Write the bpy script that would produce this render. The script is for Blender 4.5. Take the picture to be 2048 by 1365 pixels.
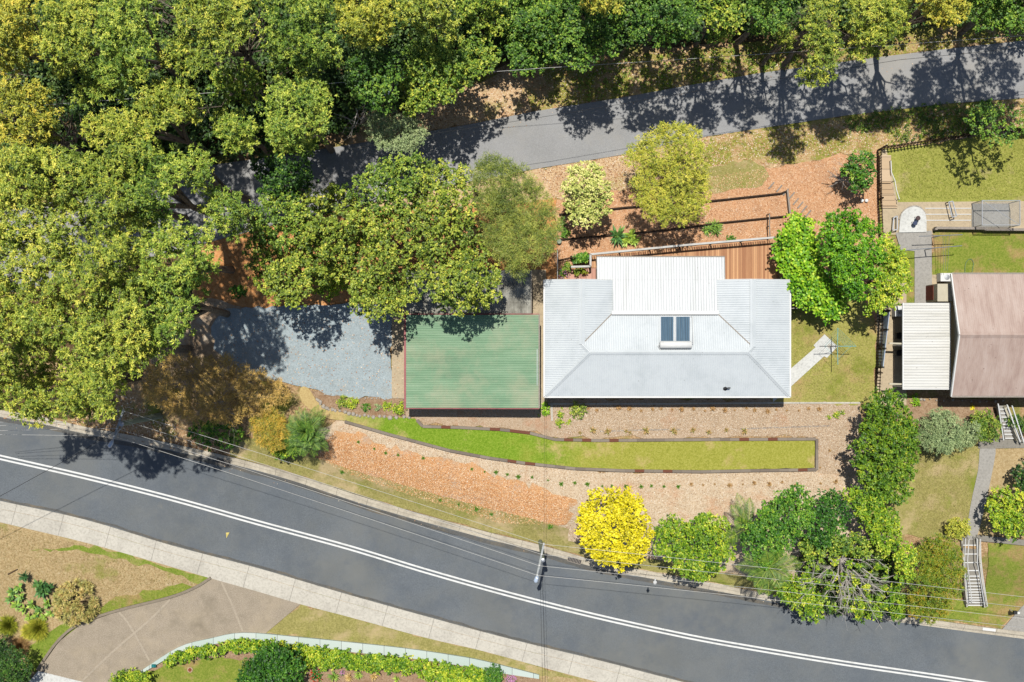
import bpy, bmesh, math, random
import numpy as np
from mathutils import Vector, Matrix, noise as mnoise
from mathutils.geometry import delaunay_2d_cdt

for o in list(bpy.data.objects): bpy.data.objects.remove(o)
SC = bpy.context.scene
COL = SC.collection
random.seed(7); RNG = np.random.default_rng(7)

# ------------------------------------------------------------------ camera, sky, sun, exposure
H = 85.0; F = 2300.0; CU, CV = 1024.0, 682.5
cd = bpy.data.cameras.new('camera'); cam = bpy.data.objects.new('camera', cd); COL.objects.link(cam)
cam.location = (0, 0, H); cam.rotation_euler = (0, 0, 0)
cd.sensor_width = 36; cd.lens = 36 * F / 2048; cd.clip_end = 2000; cd.clip_start = 0.5
SC.camera = cam
SUN = Vector((-0.055, 0.29, 1)).normalized()
W = bpy.data.worlds.new('World'); SC.world = W; W.use_nodes = True
nt = W.node_tree
sky = nt.nodes.new('ShaderNodeTexSky'); sky.sky_type = 'NISHITA'; sky.sun_disc = False
sky.sun_elevation = math.asin(SUN.z); sky.sun_rotation = math.atan2(SUN.x, SUN.y)
nt.links.new(sky.outputs[0], nt.nodes['Background'].inputs[0])
nt.nodes['Background'].inputs[1].default_value = 0.08
sd = bpy.data.lights.new('sun', 'SUN'); sd.energy = 4.9; sd.angle = math.radians(0.5); sd.color = (1, .965, .9)
so = bpy.data.objects.new('sun', sd); COL.objects.link(so)
so.rotation_euler = (-SUN).to_track_quat('-Z', 'Y').to_euler()
SC.view_settings.view_transform = 'Standard'; SC.view_settings.look = 'None'
SC.view_settings.exposure = 0.45; SC.view_settings.gamma = 1

# ------------------------------------------------------------------ helpers: mapping and terrain
def P(u, v, z=0.0):
    s = (H - z) / F
    return ((u - CU) * s, -(v - CV) * s)
def cr(pts, n=6, closed=False):
    """Catmull-Rom densify"""
    pts = [np.array(p, float) for p in pts]; N = len(pts); out = []
    rg = range(N) if closed else range(N - 1)
    for i in rg:
        if closed: p0, p1, p2, p3 = pts[i-1], pts[i], pts[(i+1) % N], pts[(i+2) % N]
        else:
            p1, p2 = pts[i], pts[i+1]
            p0 = pts[i-1] if i > 0 else 2*p1 - p2
            p3 = pts[i+2] if i + 2 < N else 2*p2 - p1
        for k in range(n):
            t = k / n
            out.append(tuple(.5*((2*p1) + (-p0+p2)*t + (2*p0-5*p1+4*p2-p3)*t*t + (-p0+3*p1-3*p2+p3)*t**3)))
    if not closed: out.append(tuple(pts[-1]))
    return out
KERB_PX = [(-260, 790), (-120, 812), (0, 834), (85, 848), (171, 868), (300, 892), (461, 928), (580, 960), (700, 1000), (806, 1032), (970, 1077), (1080, 1104),
           (1186, 1134), (1240, 1146), (1380, 1172), (1543, 1203), (1656, 1224), (1881, 1256), (2048, 1278), (2200, 1296), (2400, 1318)]
ZR = -1.5
KW = [P(u, v, ZR) for u, v in cr(KERB_PX, 4)]
KX = np.array([p[0] for p in KW]); KY = np.array([p[1] for p in KW])
def T(x, y):
    d = y - float(np.interp(x, KX, KY))
    a, b = (0.5, 5.0)
    if x > 29: 
        k = min(1, (x - 29) / 3.0); a = .5 + 1.6*k; b = 5.0 + 1.9*k
    t = min(1, max(0, (d - a) / (b - a)))
    return ZR * (1 - t*t*(3 - 2*t))
def G(u, v, dz=0.0):
    z = 0
    for _ in range(8):
        x, y = P(u, v, z); z = T(x, y) + dz
    return (x, y, z)
def lin(c, k=1.0):
    return tuple(((v/255/12.92) if v/255 <= .04045 else ((v/255+.055)/1.055)**2.4) * k for v in c[:3]) + (1,)

# ------------------------------------------------------------------ helpers: objects
def link(name, me, mat=None, parent=None):
    o = bpy.data.objects.new(name, me); COL.objects.link(o)
    if mat:
        for m in (mat if isinstance(mat, (list, tuple)) else [mat]): me.materials.append(m)
    if parent: o.parent = parent
    return o
def tag(o, label=None, cat=None, group=None, kind=None):
    if label: o['label'] = label
    if cat: o['category'] = cat
    if group: o['group'] = group
    if kind: o['kind'] = kind
    return o
def empty(name, loc=(0, 0, 0), label=None, cat=None, group=None, rz=0):
    o = bpy.data.objects.new(name, None); COL.objects.link(o); o.location = loc; o.rotation_euler.z = rz
    o.empty_display_size = .3
    return tag(o, label, cat, group)
def copy_tree(o, parent=None):
    c = o.copy(); COL.objects.link(c); c.parent = parent
    for ch in list(o.children): copy_tree(ch, c)
    return c
class MB:
    """mesh builder in world or local coordinates"""
    def __init__(s, off=(0, 0, 0)): s.v = []; s.f = []; s.m = []; s.off = off; s.mi = 0
    def add(s, vs, fs):
        b = len(s.v); ox, oy, oz = s.off
        s.v += [(p[0]-ox, p[1]-oy, p[2]-oz) for p in vs]
        s.f += [tuple(b+i for i in f) for f in fs]; s.m += [s.mi]*len(fs)
        return s
    def box(s, x0, x1, y0, y1, z0, z1):
        return s.prism([(x0, y0), (x1, y0), (x1, y1), (x0, y1)], z0, z1)
    def prism(s, poly, z0, z1):
        n = len(poly)
        if sum(poly[i][0]*poly[(i+1) % n][1]-poly[(i+1) % n][0]*poly[i][1] for i in range(n)) < 0: poly = poly[::-1]
        g0 = z0 if callable(z0) else (lambda x, y: z0); g1 = z1 if callable(z1) else (lambda x, y: z1)
        vs = [(x, y, g0(x, y)) for x, y in poly] + [(x, y, g1(x, y)) for x, y in poly]
        return s.add(vs, [tuple(range(n-1, -1, -1)), tuple(range(n, 2*n))] + [(i, (i+1) % n, n+(i+1) % n, n+i) for i in range(n)])
    def beam(s, a, b, w, h):
        """rectangular bar from a to b, w wide (horizontal), h high"""
        a = Vector(a); b = Vector(b); d = (b-a).normalized()
        up = Vector((0, 0, 1)) if abs(d.z) < .95 else Vector((0, 1, 0))
        sd_ = d.cross(up).normalized()*(w/2); u2 = sd_.cross(d).normalized()*(h/2)
        vs = [p + i*sd_ + j*u2 for p in (a, b) for i, j in ((-1, -1), (1, -1), (1, 1), (-1, 1))]
        return s.add([tuple(v) for v in vs], [(0, 3, 2, 1), (4, 5, 6, 7), (0, 1, 5, 4), (1, 2, 6, 5), (2, 3, 7, 6), (3, 0, 4, 7)])
    def tube(s, pts, r, n=8, cap=True):
        pts = [Vector(p) for p in pts]; N = len(pts)
        rs = r if isinstance(r, (list, tuple)) else [r]*N
        vs = []; prev = None
        for i, p in enumerate(pts):
            d = (pts[min(i+1, N-1)] - pts[max(i-1, 0)])
            d = d.normalized() if d.length > 1e-6 else Vector((0, 0, 1))
            if prev is None:
                a = Vector((0, 0, 1)) if abs(d.z) < .9 else Vector((1, 0, 0)); e = d.cross(a).normalized()
            else: e = (prev - d*prev.dot(d)).normalized()
            prev = e; g = d.cross(e)
            for k in range(n):
                t = 2*math.pi*k/n; vs.append(tuple(p + (e*math.cos(t)+g*math.sin(t))*rs[i]))
        fs = [(i*n+k, i*n+(k+1) % n, (i+1)*n+(k+1) % n, (i+1)*n+k) for i in range(N-1) for k in range(n)]
        if cap: fs += [tuple(range(n-1, -1, -1)), tuple((N-1)*n+k for k in range(n))]
        return s.add(vs, fs)
    def lathe(s, c, prof, n=16):
        vs = []; 
        for r, z in prof:
            for k in range(n):
                t = 2*math.pi*k/n; vs.append((c[0]+r*math.cos(t), c[1]+r*math.sin(t), c[2]+z))
        m = len(prof)
        fs = [(i*n+k, i*n+(k+1) % n, (i+1)*n+(k+1) % n, (i+1)*n+k) for i in range(m-1) for k in range(n)]
        fs += [tuple(range(n-1, -1, -1)), tuple((m-1)*n+k for k in range(n))]
        return s.add(vs, fs)
    def build(s, name, mat=None, parent=None, smooth=False):
        me = bpy.data.meshes.new(name); me.from_pydata(s.v, [], s.f)
        o = link(name, me, mat, parent)
        if any(s.m):
            for p, i in zip(me.polygons, s.m): p.material_index = i
        if smooth:
            for p in me.polygons: p.use_smooth = True
        return o
def thing(name, loc, label, cat, group=None):
    """Empty plus part(): builders made with off=loc, parented"""
    return empty(name, loc, label, cat, group)

# ------------------------------------------------------------------ materials
def base_mat(name, rough=.8, spec=.3):
    m = bpy.data.materials.new(name); m.use_nodes = True; n = m.node_tree
    b = n.nodes['Principled BSDF']; b.inputs['Roughness'].default_value = rough
    b.inputs['Specular IOR Level'].default_value = spec
    return m, n, b
def coords(n, scale=(1, 1, 1)):
    tc = n.nodes.new('ShaderNodeNewGeometry'); mp = n.nodes.new('ShaderNodeMapping')
    mp.inputs['Scale'].default_value = scale; n.links.new(tc.outputs['Position'], mp.inputs[0]); return mp.outputs[0]
def noise(n, co, sc, det=4, rough=.6, dist=0):
    t = n.nodes.new('ShaderNodeTexNoise'); t.inputs['Scale'].default_value = sc; t.inputs['Detail'].default_value = det
    t.inputs['Roughness'].default_value = rough; t.inputs['Distortion'].default_value = dist
    n.links.new(co, t.inputs['Vector']); return t.outputs['Fac']
def ramp(n, fac, stops):
    r = n.nodes.new('ShaderNodeValToRGB'); e = r.color_ramp.elements
    while len(e) < len(stops): e.new(.5)
    for el, (p, c) in zip(e, stops): el.position = p; el.color = c
    n.links.new(fac, r.inputs[0]); return r.outputs[0]
def mixc(n, fac, a, b, mode='MIX'):
    x = n.nodes.new('ShaderNodeMix'); x.data_type = 'RGBA'; x.blend_type = mode
    if isinstance(fac, (int, float)): x.inputs[0].default_value = fac
    else: n.links.new(fac, x.inputs[0])
    for i, s in ((6, a), (7, b)):
        if isinstance(s, tuple): x.inputs[i].default_value = s
        else: n.links.new(s, x.inputs[i])
    return x.outputs[2]
def bump(n, b, h, st=.4, dist=.05):
    x = n.nodes.new('ShaderNodeBump'); x.inputs['Strength'].default_value = st; x.inputs['Distance'].default_value = dist
    n.links.new(h, x.inputs['Height']); n.links.new(x.outputs[0], b.inputs['Normal'])
def thr(n, fac, lo, hi):
    x = n.nodes.new('ShaderNodeMapRange'); x.inputs[1].default_value = lo; x.inputs[2].default_value = hi
    x.clamp = True; n.links.new(fac, x.inputs[0]); return x.outputs[0]
K = 0.55
def ground_mat(name, fine, patches=(), fs=9.0, rough=.95, b=.5, mid=1.3):
    """fine: list of (pos,rgb) on a fine noise; patches: list of (rgb or stops, scale, lo, hi, seedoffset)"""
    m, n, p = base_mat(name, rough, .1)
    co = coords(n)
    f1 = noise(n, co, fs, 8, .78)
    c = ramp(n, f1, [(q, lin(cc, K)) for q, cc in fine])
    for i, (stops, sc, lo, hi) in enumerate(patches):
        mp = n.nodes.new('ShaderNodeMapping'); mp.inputs['Location'].default_value = (13.7*(i+1), 7.1*i, 3)
        n.links.new(co, mp.inputs[0])
        f = thr(n, noise(n, mp.outputs[0], sc, 6, .7), lo, hi)
        if isinstance(stops[0], (int, float)): c2 = lin(stops, K)
        else: c2 = ramp(n, noise(n, mp.outputs[0], fs*1.2, 6, .8), [(q, lin(cc, K)) for q, cc in stops])
        c = mixc(n, f, c, c2)
    # coarse value variation of the material itself
    v = thr(n, noise(n, co, mid, 3, .6), .25, .75)
    c = mixc(n, v, c, mixc(n, .18, c, (0.02, .02, .01, 1)))
    n.links.new(c, p.inputs['Base Color'])
    bump(n, p, f1, b, .06)
    return m
def plain(name, col, rough=.6, var=.12, sc=3.0, spec=.3, metal=0, bumpy=0, k=K):
    m, n, p = base_mat(name, rough, spec); co = coords(n)
    c0 = lin(col, k); c1 = tuple(x*(1-var*2.2) for x in c0[:3]) + (1,)
    f = noise(n, co, sc, 6, .7)
    n.links.new(ramp(n, f, [(.3, c1), (.62, c0)]), p.inputs['Base Color'])
    p.inputs['Metallic'].default_value = metal
    if bumpy: bump(n, p, f, bumpy, .02)
    return m

M = {}
M['litter'] = ground_mat('leaf_litter_soil', [(.3, (110, 84, 58)), (.48, (184, 150, 108)), (.6, (220, 190, 148)), (.72, (242, 220, 186))],
                         [([(.3, (96, 108, 40)), (.6, (158, 160, 78))], .35, .5, .62), ((120, 86, 58), .8, .56, .75)], 7)
M['verge'] = ground_mat('pale_leaf_litter', [(.3, (170, 128, 92)), (.46, (222, 186, 142)), (.58, (238, 208, 168)), (.72, (248, 230, 202))],
                        [([(.3, (140, 140, 66)), (.65, (190, 182, 100))], .45, .54, .7), ((190, 128, 88), .7, .55, .8)], 8)
M['northgrass'] = ground_mat('grass_with_fallen_leaves', [(.3, (84, 98, 34)), (.5, (160, 160, 72)), (.62, (196, 178, 104)), (.75, (226, 192, 140))],
                             [([(.3, (190, 150, 100)), (.7, (238, 208, 160))], .6, .48, .6)], 6)
M['mulch'] = ground_mat('bark_mulch', [(.3, (178, 116, 76)), (.46, (222, 168, 124)), (.6, (238, 192, 150)), (.75, (250, 220, 186))],
                        [((198, 152, 118), .5, .5, .75)], 9)
M['redsoil'] = ground_mat('orange_soil', [(.3, (190, 118, 66)), (.5, (230, 164, 104)), (.62, (240, 184, 128)), (.78, (248, 210, 164))],
                          [((214, 168, 118), .5, .52, .72)], 6)
M['bank'] = ground_mat('pale_bark_bank', [(.3, (160, 132, 102)), (.45, (216, 192, 160)), (.58, (234, 214, 186)), (.72, (246, 234, 214))],
                       [((214, 152, 106), .4, .52, .8)], 10)
M['bankorange'] = ground_mat('orange_bark_bank', [(.3, (170, 112, 66)), (.46, (220, 162, 108)), (.6, (234, 186, 136)), (.75, (246, 216, 178))],
                             [([(.3, (170, 140, 118)), (.6, (222, 194, 166))], .55, .52, .66)], 10)
M['bed'] = ground_mat('gravelly_bark_bed', [(.3, (134, 110, 86)), (.45, (192, 166, 136)), (.58, (214, 192, 166)), (.74, (238, 226, 208))],
                      [((196, 140, 104), .6, .55, .85)], 11)
M['soil'] = ground_mat('brown_garden_soil', [(.3, (116, 88, 66)), (.5, (176, 146, 116)), (.7, (206, 182, 154))], [((150, 112, 80), .8, .5, .75)], 8)
M['gravel'] = ground_mat('blue_grey_gravel', [(.3, (128, 140, 144)), (.47, (172, 185, 189)), (.6, (190, 202, 205)), (.75, (216, 225, 227))],
                         [((186, 182, 170), .35, .56, .8)], 12, b=.35)
M['dirt'] = ground_mat('trodden_dirt', [(.3, (160, 128, 96)), (.55, (206, 178, 146)), (.75, (222, 200, 172))], [((220, 206, 184), .8, .5, .7)], 5)
M['lawn'] = ground_mat('bright_lawn', [(.3, (88, 124, 18)), (.5, (136, 168, 34)), (.65, (168, 186, 58))],
                       [((196, 188, 92), .30, .52, .66)], 8, b=.7)
M['lawndry'] = ground_mat('yellow_lawn', [(.3, (130, 136, 34)), (.5, (168, 172, 58)), (.65, (190, 186, 84))],
                          [((150, 164, 44), .4, .5, .7)], 8, b=.7)
def lawn_mix():
    m, n, p = base_mat('lawn_strip_grass', .95, .1); co = coords(n)
    f = noise(n, co, 9, 8, .78)
    g = ramp(n, f, [(.3, lin((88, 122, 26), K)), (.5, lin((128, 160, 44), K)), (.68, lin((166, 184, 78), K))])
    d = ramp(n, f, [(.3, lin((128, 132, 48), K)), (.5, lin((166, 166, 70), K)), (.68, lin((194, 188, 104), K))])
    s = ramp(n, f, [(.3, lin((180, 150, 100), K)), (.7, lin((222, 200, 140), K))])
    ge = n.nodes.new('ShaderNodeNewGeometry'); sx = n.nodes.new('ShaderNodeSeparateXYZ'); n.links.new(ge.outputs['Position'], sx.inputs[0])
    nz = n.nodes.new('ShaderNodeMath'); nz.operation = 'MULTIPLY_ADD'; n.links.new(noise(n, co, .45, 6, .75), nz.inputs[0]); nz.inputs[1].default_value = 16; n.links.new(sx.outputs[0], nz.inputs[2])
    c = mixc(n, thr(n, nz.outputs[0], 8, 15), g, d)
    c = mixc(n, thr(n, noise(n, co, .33, 7, .75), .54, .7), c, s)
    # dry tail at the west end
    nx = n.nodes.new('ShaderNodeMath'); nx.operation = 'MULTIPLY_ADD'; n.links.new(noise(n, co, .6, 6, .75), nx.inputs[0]); nx.inputs[1].default_value = 9; n.links.new(sx.outputs[0], nx.inputs[2])
    c = mixc(n, thr(n, nx.outputs[0], -5.2, -8.5), c, s)
    n.links.new(c, p.inputs['Base Color']); bump(n, p, f, .7, .05); return m
M['lawnmix'] = lawn_mix()
M['grassyard'] = ground_mat('patchy_yard_grass', [(.3, (126, 134, 56)), (.5, (176, 172, 90)), (.66, (204, 194, 120))],
                            [((196, 166, 116), .28, .5, .66), ((132, 144, 48), .3, .54, .7)], 8, b=.7)
M['grassnorth'] = ground_mat('green_back_lawn', [(.3, (118, 128, 48)), (.5, (170, 172, 82)), (.66, (196, 190, 108))],
                             [((208, 184, 142), .25, .56, .7)], 8, b=.7)
M['grassgreen'] = ground_mat('green_patchy_grass', [(.3, (96, 124, 34)), (.5, (140, 154, 60)), (.66, (172, 172, 86))],
                             [([(.3, (150, 120, 76)), (.7, (204, 180, 120))], .45, .48, .62)], 8, b=.7)
M['grassdry'] = ground_mat('dry_brown_grass', [(.3, (150, 124, 84)), (.5, (196, 170, 124)), (.66, (218, 198, 156))],
                           [((152, 154, 72), .3, .52, .66), ((228, 208, 176), .5, .64, .74)], 8, b=.7)
M['grassbright'] = ground_mat('lush_grass', [(.3, (96, 122, 36)), (.5, (134, 154, 56)), (.7, (166, 176, 84))], [((188, 176, 110), .8, .5, .7)], 8, b=.7)
M['grassverge'] = ground_mat('roadside_grass', [(.3, (128, 124, 70)), (.5, (168, 160, 94)), (.66, (196, 184, 120))],
                             [((206, 184, 138), .35, .5, .64), ((140, 150, 60), .4, .56, .7)], 8, b=.7)
M['asphalt'] = ground_mat('asphalt', [(.3, (94, 99, 104)), (.5, (116, 122, 127)), (.7, (134, 140, 145))],
                          [((128, 130, 128), .10, .42, .65), ((104, 111, 119), .3, .5, .75), ((134, 134, 130), .8, .64, .8)], 16, .85, .25, .35)
M['asphalt2'] = ground_mat('worn_asphalt', [(.3, (148, 148, 148)), (.5, (168, 168, 168)), (.7, (186, 186, 184))],
                           [((178, 174, 166), .15, .45, .7)], 14, .9, .25, .4)
def concrete_mat(name, col, joint=None, stain=.15, fs=6):
    m, n, p = base_mat(name, .9, .15); co = coords(n)
    f = noise(n, co, fs, 8, .75); c0 = lin(col, K); c1 = lin(tuple(int(x*.84) for x in col), K); c2 = lin(tuple(min(255, int(x*1.05)) for x in col), K)
    c = ramp(n, f, [(.3, c1), (.5, c0), (.7, c2)])
    g = thr(n, noise(n, co, .5, 5, .7), .45, .75)
    c = mixc(n, g, c, mixc(n, stain, c, lin((70, 60, 50), K)))
    if joint:
        ge = n.nodes.new('ShaderNodeNewGeometry'); dp = n.nodes.new('ShaderNodeVectorMath'); dp.operation = 'DOT_PRODUCT'
        n.links.new(ge.outputs['Position'], dp.inputs[0]); dp.inputs[1].default_value = (.96/joint, -.27/joint, 0)
        fr = n.nodes.new('ShaderNodeMath'); fr.operation = 'FRACT'; n.links.new(dp.outputs['Value'], fr.inputs[0])
        lt = n.nodes.new('ShaderNodeMath'); lt.operation = 'LESS_THAN'; n.links.new(fr.outputs[0], lt.inputs[0]); lt.inputs[1].default_value = .035/joint
        c = mixc(n, lt.outputs[0], c, lin(tuple(int(x*.72) for x in col), K))
    n.links.new(c, p.inputs['Base Color']); bump(n, p, f, .2, .01)
    return m
M['concrete'] = concrete_mat('pale_concrete', (210, 204, 190), 3.6, .25)
M['kerb'] = concrete_mat('kerb_concrete', (204, 194, 174), 2.4, stain=.45)
M['conc_grey'] = concrete_mat('grey_concrete', (172, 168, 160))
M['conc_dark'] = concrete_mat('weathered_concrete', (150, 145, 134))
M['conc_white'] = concrete_mat('new_concrete', (222, 222, 216))
M['conc_tan'] = concrete_mat('tan_concrete', (200, 182, 152))
M['mint'] = concrete_mat('mint_painted_concrete', (192, 208, 196))
M['aggregate'] = ground_mat('exposed_aggregate', [(.3, (142, 130, 112)), (.5, (176, 162, 142)), (.7, (202, 190, 172))], [((192, 176, 150), .25, .48, .75), ((150, 138, 120), .4, .55, .75)], 14, b=.3)
M['aggregate2'] = concrete_mat('aggregate_kerb', (150, 138, 120))
def streak_mat(name, stops, scale, rough=.6, fs=1.0, spec=.3, wear=None, bmp=0, spots=None):
    m, n, p = base_mat(name, rough, spec); co = coords(n, scale)
    f = noise(n, co, fs, 8, .7)
    c = ramp(n, f, [(q, lin(cc, K)) for q, cc in stops])
    if wear:
        col, sc, lo, hi = wear
        c = mixc(n, thr(n, noise(n, coords(n), sc, 6, .7), lo, hi), c, lin(col, K))
    if spots:
        c = mixc(n, thr(n, noise(n, coords(n), 5.5, 3, .5), .71, .76), c, lin(spots, K))
    n.links.new(c, p.inputs['Base Color'])
    if bmp: bump(n, p, f, bmp, .02)
    return m
M['line'] = streak_mat('white_road_paint', [(.3, (206, 206, 200)), (.5, (232, 232, 228)), (.7, (240, 240, 236))], (1, 1, 1), .6, 2.2, .3, ((150, 152, 152), 7, .62, .72))
M['white_roof'] = streak_mat('white_corrugated_steel', [(.3, (199, 206, 208)), (.5, (213, 219, 221)), (.7, (219, 225, 226))], (1, 1, 1), .42, .6, .4, ((196, 200, 198), 2.0, .66, .85), spots=(150, 150, 142))
M['white_roof2'] = streak_mat('white_ribbed_patio_steel', [(.3, (188, 191, 190)), (.5, (208, 212, 213)), (.7, (217, 220, 221))], (2.2, .15, 1), .45, 1.2, .4, ((170, 160, 145), 1.5, .68, .9), spots=(120, 112, 98))
M['green_roof'] = streak_mat('faded_green_corrugated_steel', [(.32, (116, 150, 118)), (.5, (130, 166, 130)), (.66, (150, 180, 146)), (.8, (186, 196, 166))], (.16, .9, 1), .55, 1.2, .3,
                             ((184, 180, 150), .3, .46, .8))
M['red_trim'] = plain('faded_red_steel', (168, 84, 84), .5, .2, 3)
M['grey_sheet'] = streak_mat('weathered_fibro_sheet', [(.3, (130, 130, 122)), (.5, (172, 170, 158)), (.7, (198, 196, 184))], (2, .3, 1), .9, 1, .1, ((96, 92, 82), .8, .45, .7))
M['pink_roof'] = streak_mat('faded_pink_corrugated_steel', [(.3, (170, 144, 132)), (.5, (192, 169, 156)), (.68, (204, 184, 172)), (.8, (216, 204, 196))], (1.4, .12, 1), .6, 1.3, .3,
                            ((158, 112, 98), 1.6, .64, .85), spots=(110, 84, 74))
M['cream_roof'] = streak_mat('cream_ribbed_steel', [(.3, (200, 198, 188)), (.5, (222, 221, 214)), (.7, (232, 231, 226))], (.15, 2, 1), .5, 1.3, .3, ((170, 160, 140), 2, .66, .85), spots=(120, 112, 100))
M['render'] = plain('cream_wall', (206, 198, 174), .85, .06, 2)
M['whitewall'] = plain('white_weatherboard', (218, 220, 218), .7, .05, 2)
M['brick'] = plain('red_brick', (150, 74, 54), .9, .25, 9)
M['whitepaint'] = plain('white_paint', (236, 236, 232), .45, .04, 4)
M['metal'] = plain('galvanised_metal', (190, 194, 198), .35, .1, 6, .5, .6)
M['dark'] = plain('dark_steel', (46, 46, 48), .6, .1, 6)
M['steelgreen'] = plain('teal_line', (128, 190, 182), .5, .05, 5)
M['wire'] = plain('power_wire_metal', (214, 212, 206), .5, .05, 1, .4)
M['wiredark'] = plain('black_cable', (30, 30, 32), .6, .05, 1)
M['polewood'] = plain('weathered_pole_timber', (168, 178, 156), .9, .15, 4, .1, bumpy=.3)
M['crossarm'] = plain('grey_crossarm_timber', (182, 186, 184), .8, .15, 4)
M['railwhite'] = plain('weathered_white_rail', (208, 206, 200), .6, .12, 2)
M['glass'] = plain('blue_lamp_glass', (196, 212, 232), .15, .04, 4, .6)
M['solar'] = streak_mat('solar_collector_glass', [(.3, (66, 92, 112)), (.5, (84, 112, 132)), (.7, (110, 136, 152))], (9, .2, 1), .12, 1.2, .6)  # teal lightened so the colour itself carries the glare on the glass
M['bark'] = plain('pale_grey_bark', (158, 144, 126), .9, .3, 3, .1, bumpy=.4)
M['barkdark'] = plain('brown_bark', (112, 92, 70), .9, .3, 5, .1, bumpy=.4)
M['barkwhite'] = plain('bleached_branch', (204, 196, 186), .9, .15, 4, .1)
M['fencewood'] = plain('dark_stained_palings', (74, 58, 46), .85, .2, 6, .15)
M['palegrey'] = plain('weathered_grey_timber', (170, 160, 148), .9, .15, 6, .1)
M['winglass'] = plain('window_glass', (52, 62, 70), .08, .05, 2, .6)
M['rock'] = plain('garden_rock', (196, 186, 172), .9, .2, 6, .1, bumpy=.4)
M['pinkflower'] = plain('flower_petals', (214, 150, 190), .6, .1, 8)
M['redflower'] = plain('red_flower_petals', (224, 70, 40), .6, .1, 8)
def plank_mat(name, a, b_, width, axis=0, gap=.06):
    m, n, p = base_mat(name, .6, .25)
    g = n.nodes.new('ShaderNodeNewGeometry'); sx = n.nodes.new('ShaderNodeSeparateXYZ'); n.links.new(g.outputs['Position'], sx.inputs[0])
    def math_(op, x, y=None):
        q = n.nodes.new('ShaderNodeMath'); q.operation = op
        for i, s in enumerate((x, y)):
            if s is None: continue
            if isinstance(s, (int, float)): q.inputs[i].default_value = s
            else: n.links.new(s, q.inputs[i])
        return q.outputs[0]
    t = math_('DIVIDE', sx.outputs[axis], width); fl = math_('FLOOR', t); fr = math_('FRACT', t)
    wn = n.nodes.new('ShaderNodeTexWhiteNoise'); wn.noise_dimensions = '1D'; n.links.new(fl, wn.inputs['W'])
    co = coords(n, (12, .8, 1) if axis == 0 else (.8, 12, 1))
    ff = mixc(n, .35, wn.outputs['Value'], noise(n, co, 1.3, 6, .7))
    c = ramp(n, ff, [(.15, lin(a, K)), (.85, lin(b_, K))])
    gp = math_('LESS_THAN', fr, gap)
    c = mixc(n, gp, c, lin((50, 36, 26), K))
    n.links.new(c, p.inputs['Base Color']); return m
M['deck'] = plank_mat('deck_boards', (164, 108, 68), (222, 170, 120), .14)
M['brickpave'] = plank_mat('brick_pavers', (186, 128, 106), (214, 164, 142), .42, 0, .05)
M['timbertan'] = plank_mat('tan_timber_step', (190, 160, 122), (216, 190, 156), .9, 1, .03)
M['fibro'] = plank_mat('mint_slab', (190, 206, 196), (206, 216, 208), 1.6, 0, .015)
def attr_mat(name, stops, rough=.9, attr='tint', transl=0, spec=.3, k=K, tcol=1.0):
    m, n, p = base_mat(name, rough, spec)
    a = n.nodes.new('ShaderNodeAttribute'); a.attribute_name = attr
    c = ramp(n, a.outputs['Fac'], [(q, lin(cc, k)) for q, cc in stops]); n.links.new(c, p.inputs['Base Color'])
    if transl:
        out = n.nodes['Material Output']; tr = n.nodes.new('ShaderNodeBsdfTranslucent'); n.links.new(c, tr.inputs[0])
        mx = n.nodes.new('ShaderNodeMixShader'); mx.inputs[0].default_value = transl
        n.links.new(p.outputs[0], mx.inputs[1]); n.links.new(tr.outputs[0], mx.inputs[2]); n.links.new(mx.outputs[0], out.inputs[0])
    return m
M['sleeper'] = attr_mat('timber_sleeper', [(0, (150, 138, 124)), (.5, (128, 116, 104)), (.62, (132, 84, 64)), (1, (104, 62, 46))])
KL = .90
def leaf_mat(name, cols, k=KL, tr=.14): 
    return attr_mat(name, [(i/(len(cols)-1), c) for i, c in enumerate(cols)], .5, 'tint', tr, .25, k)
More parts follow.
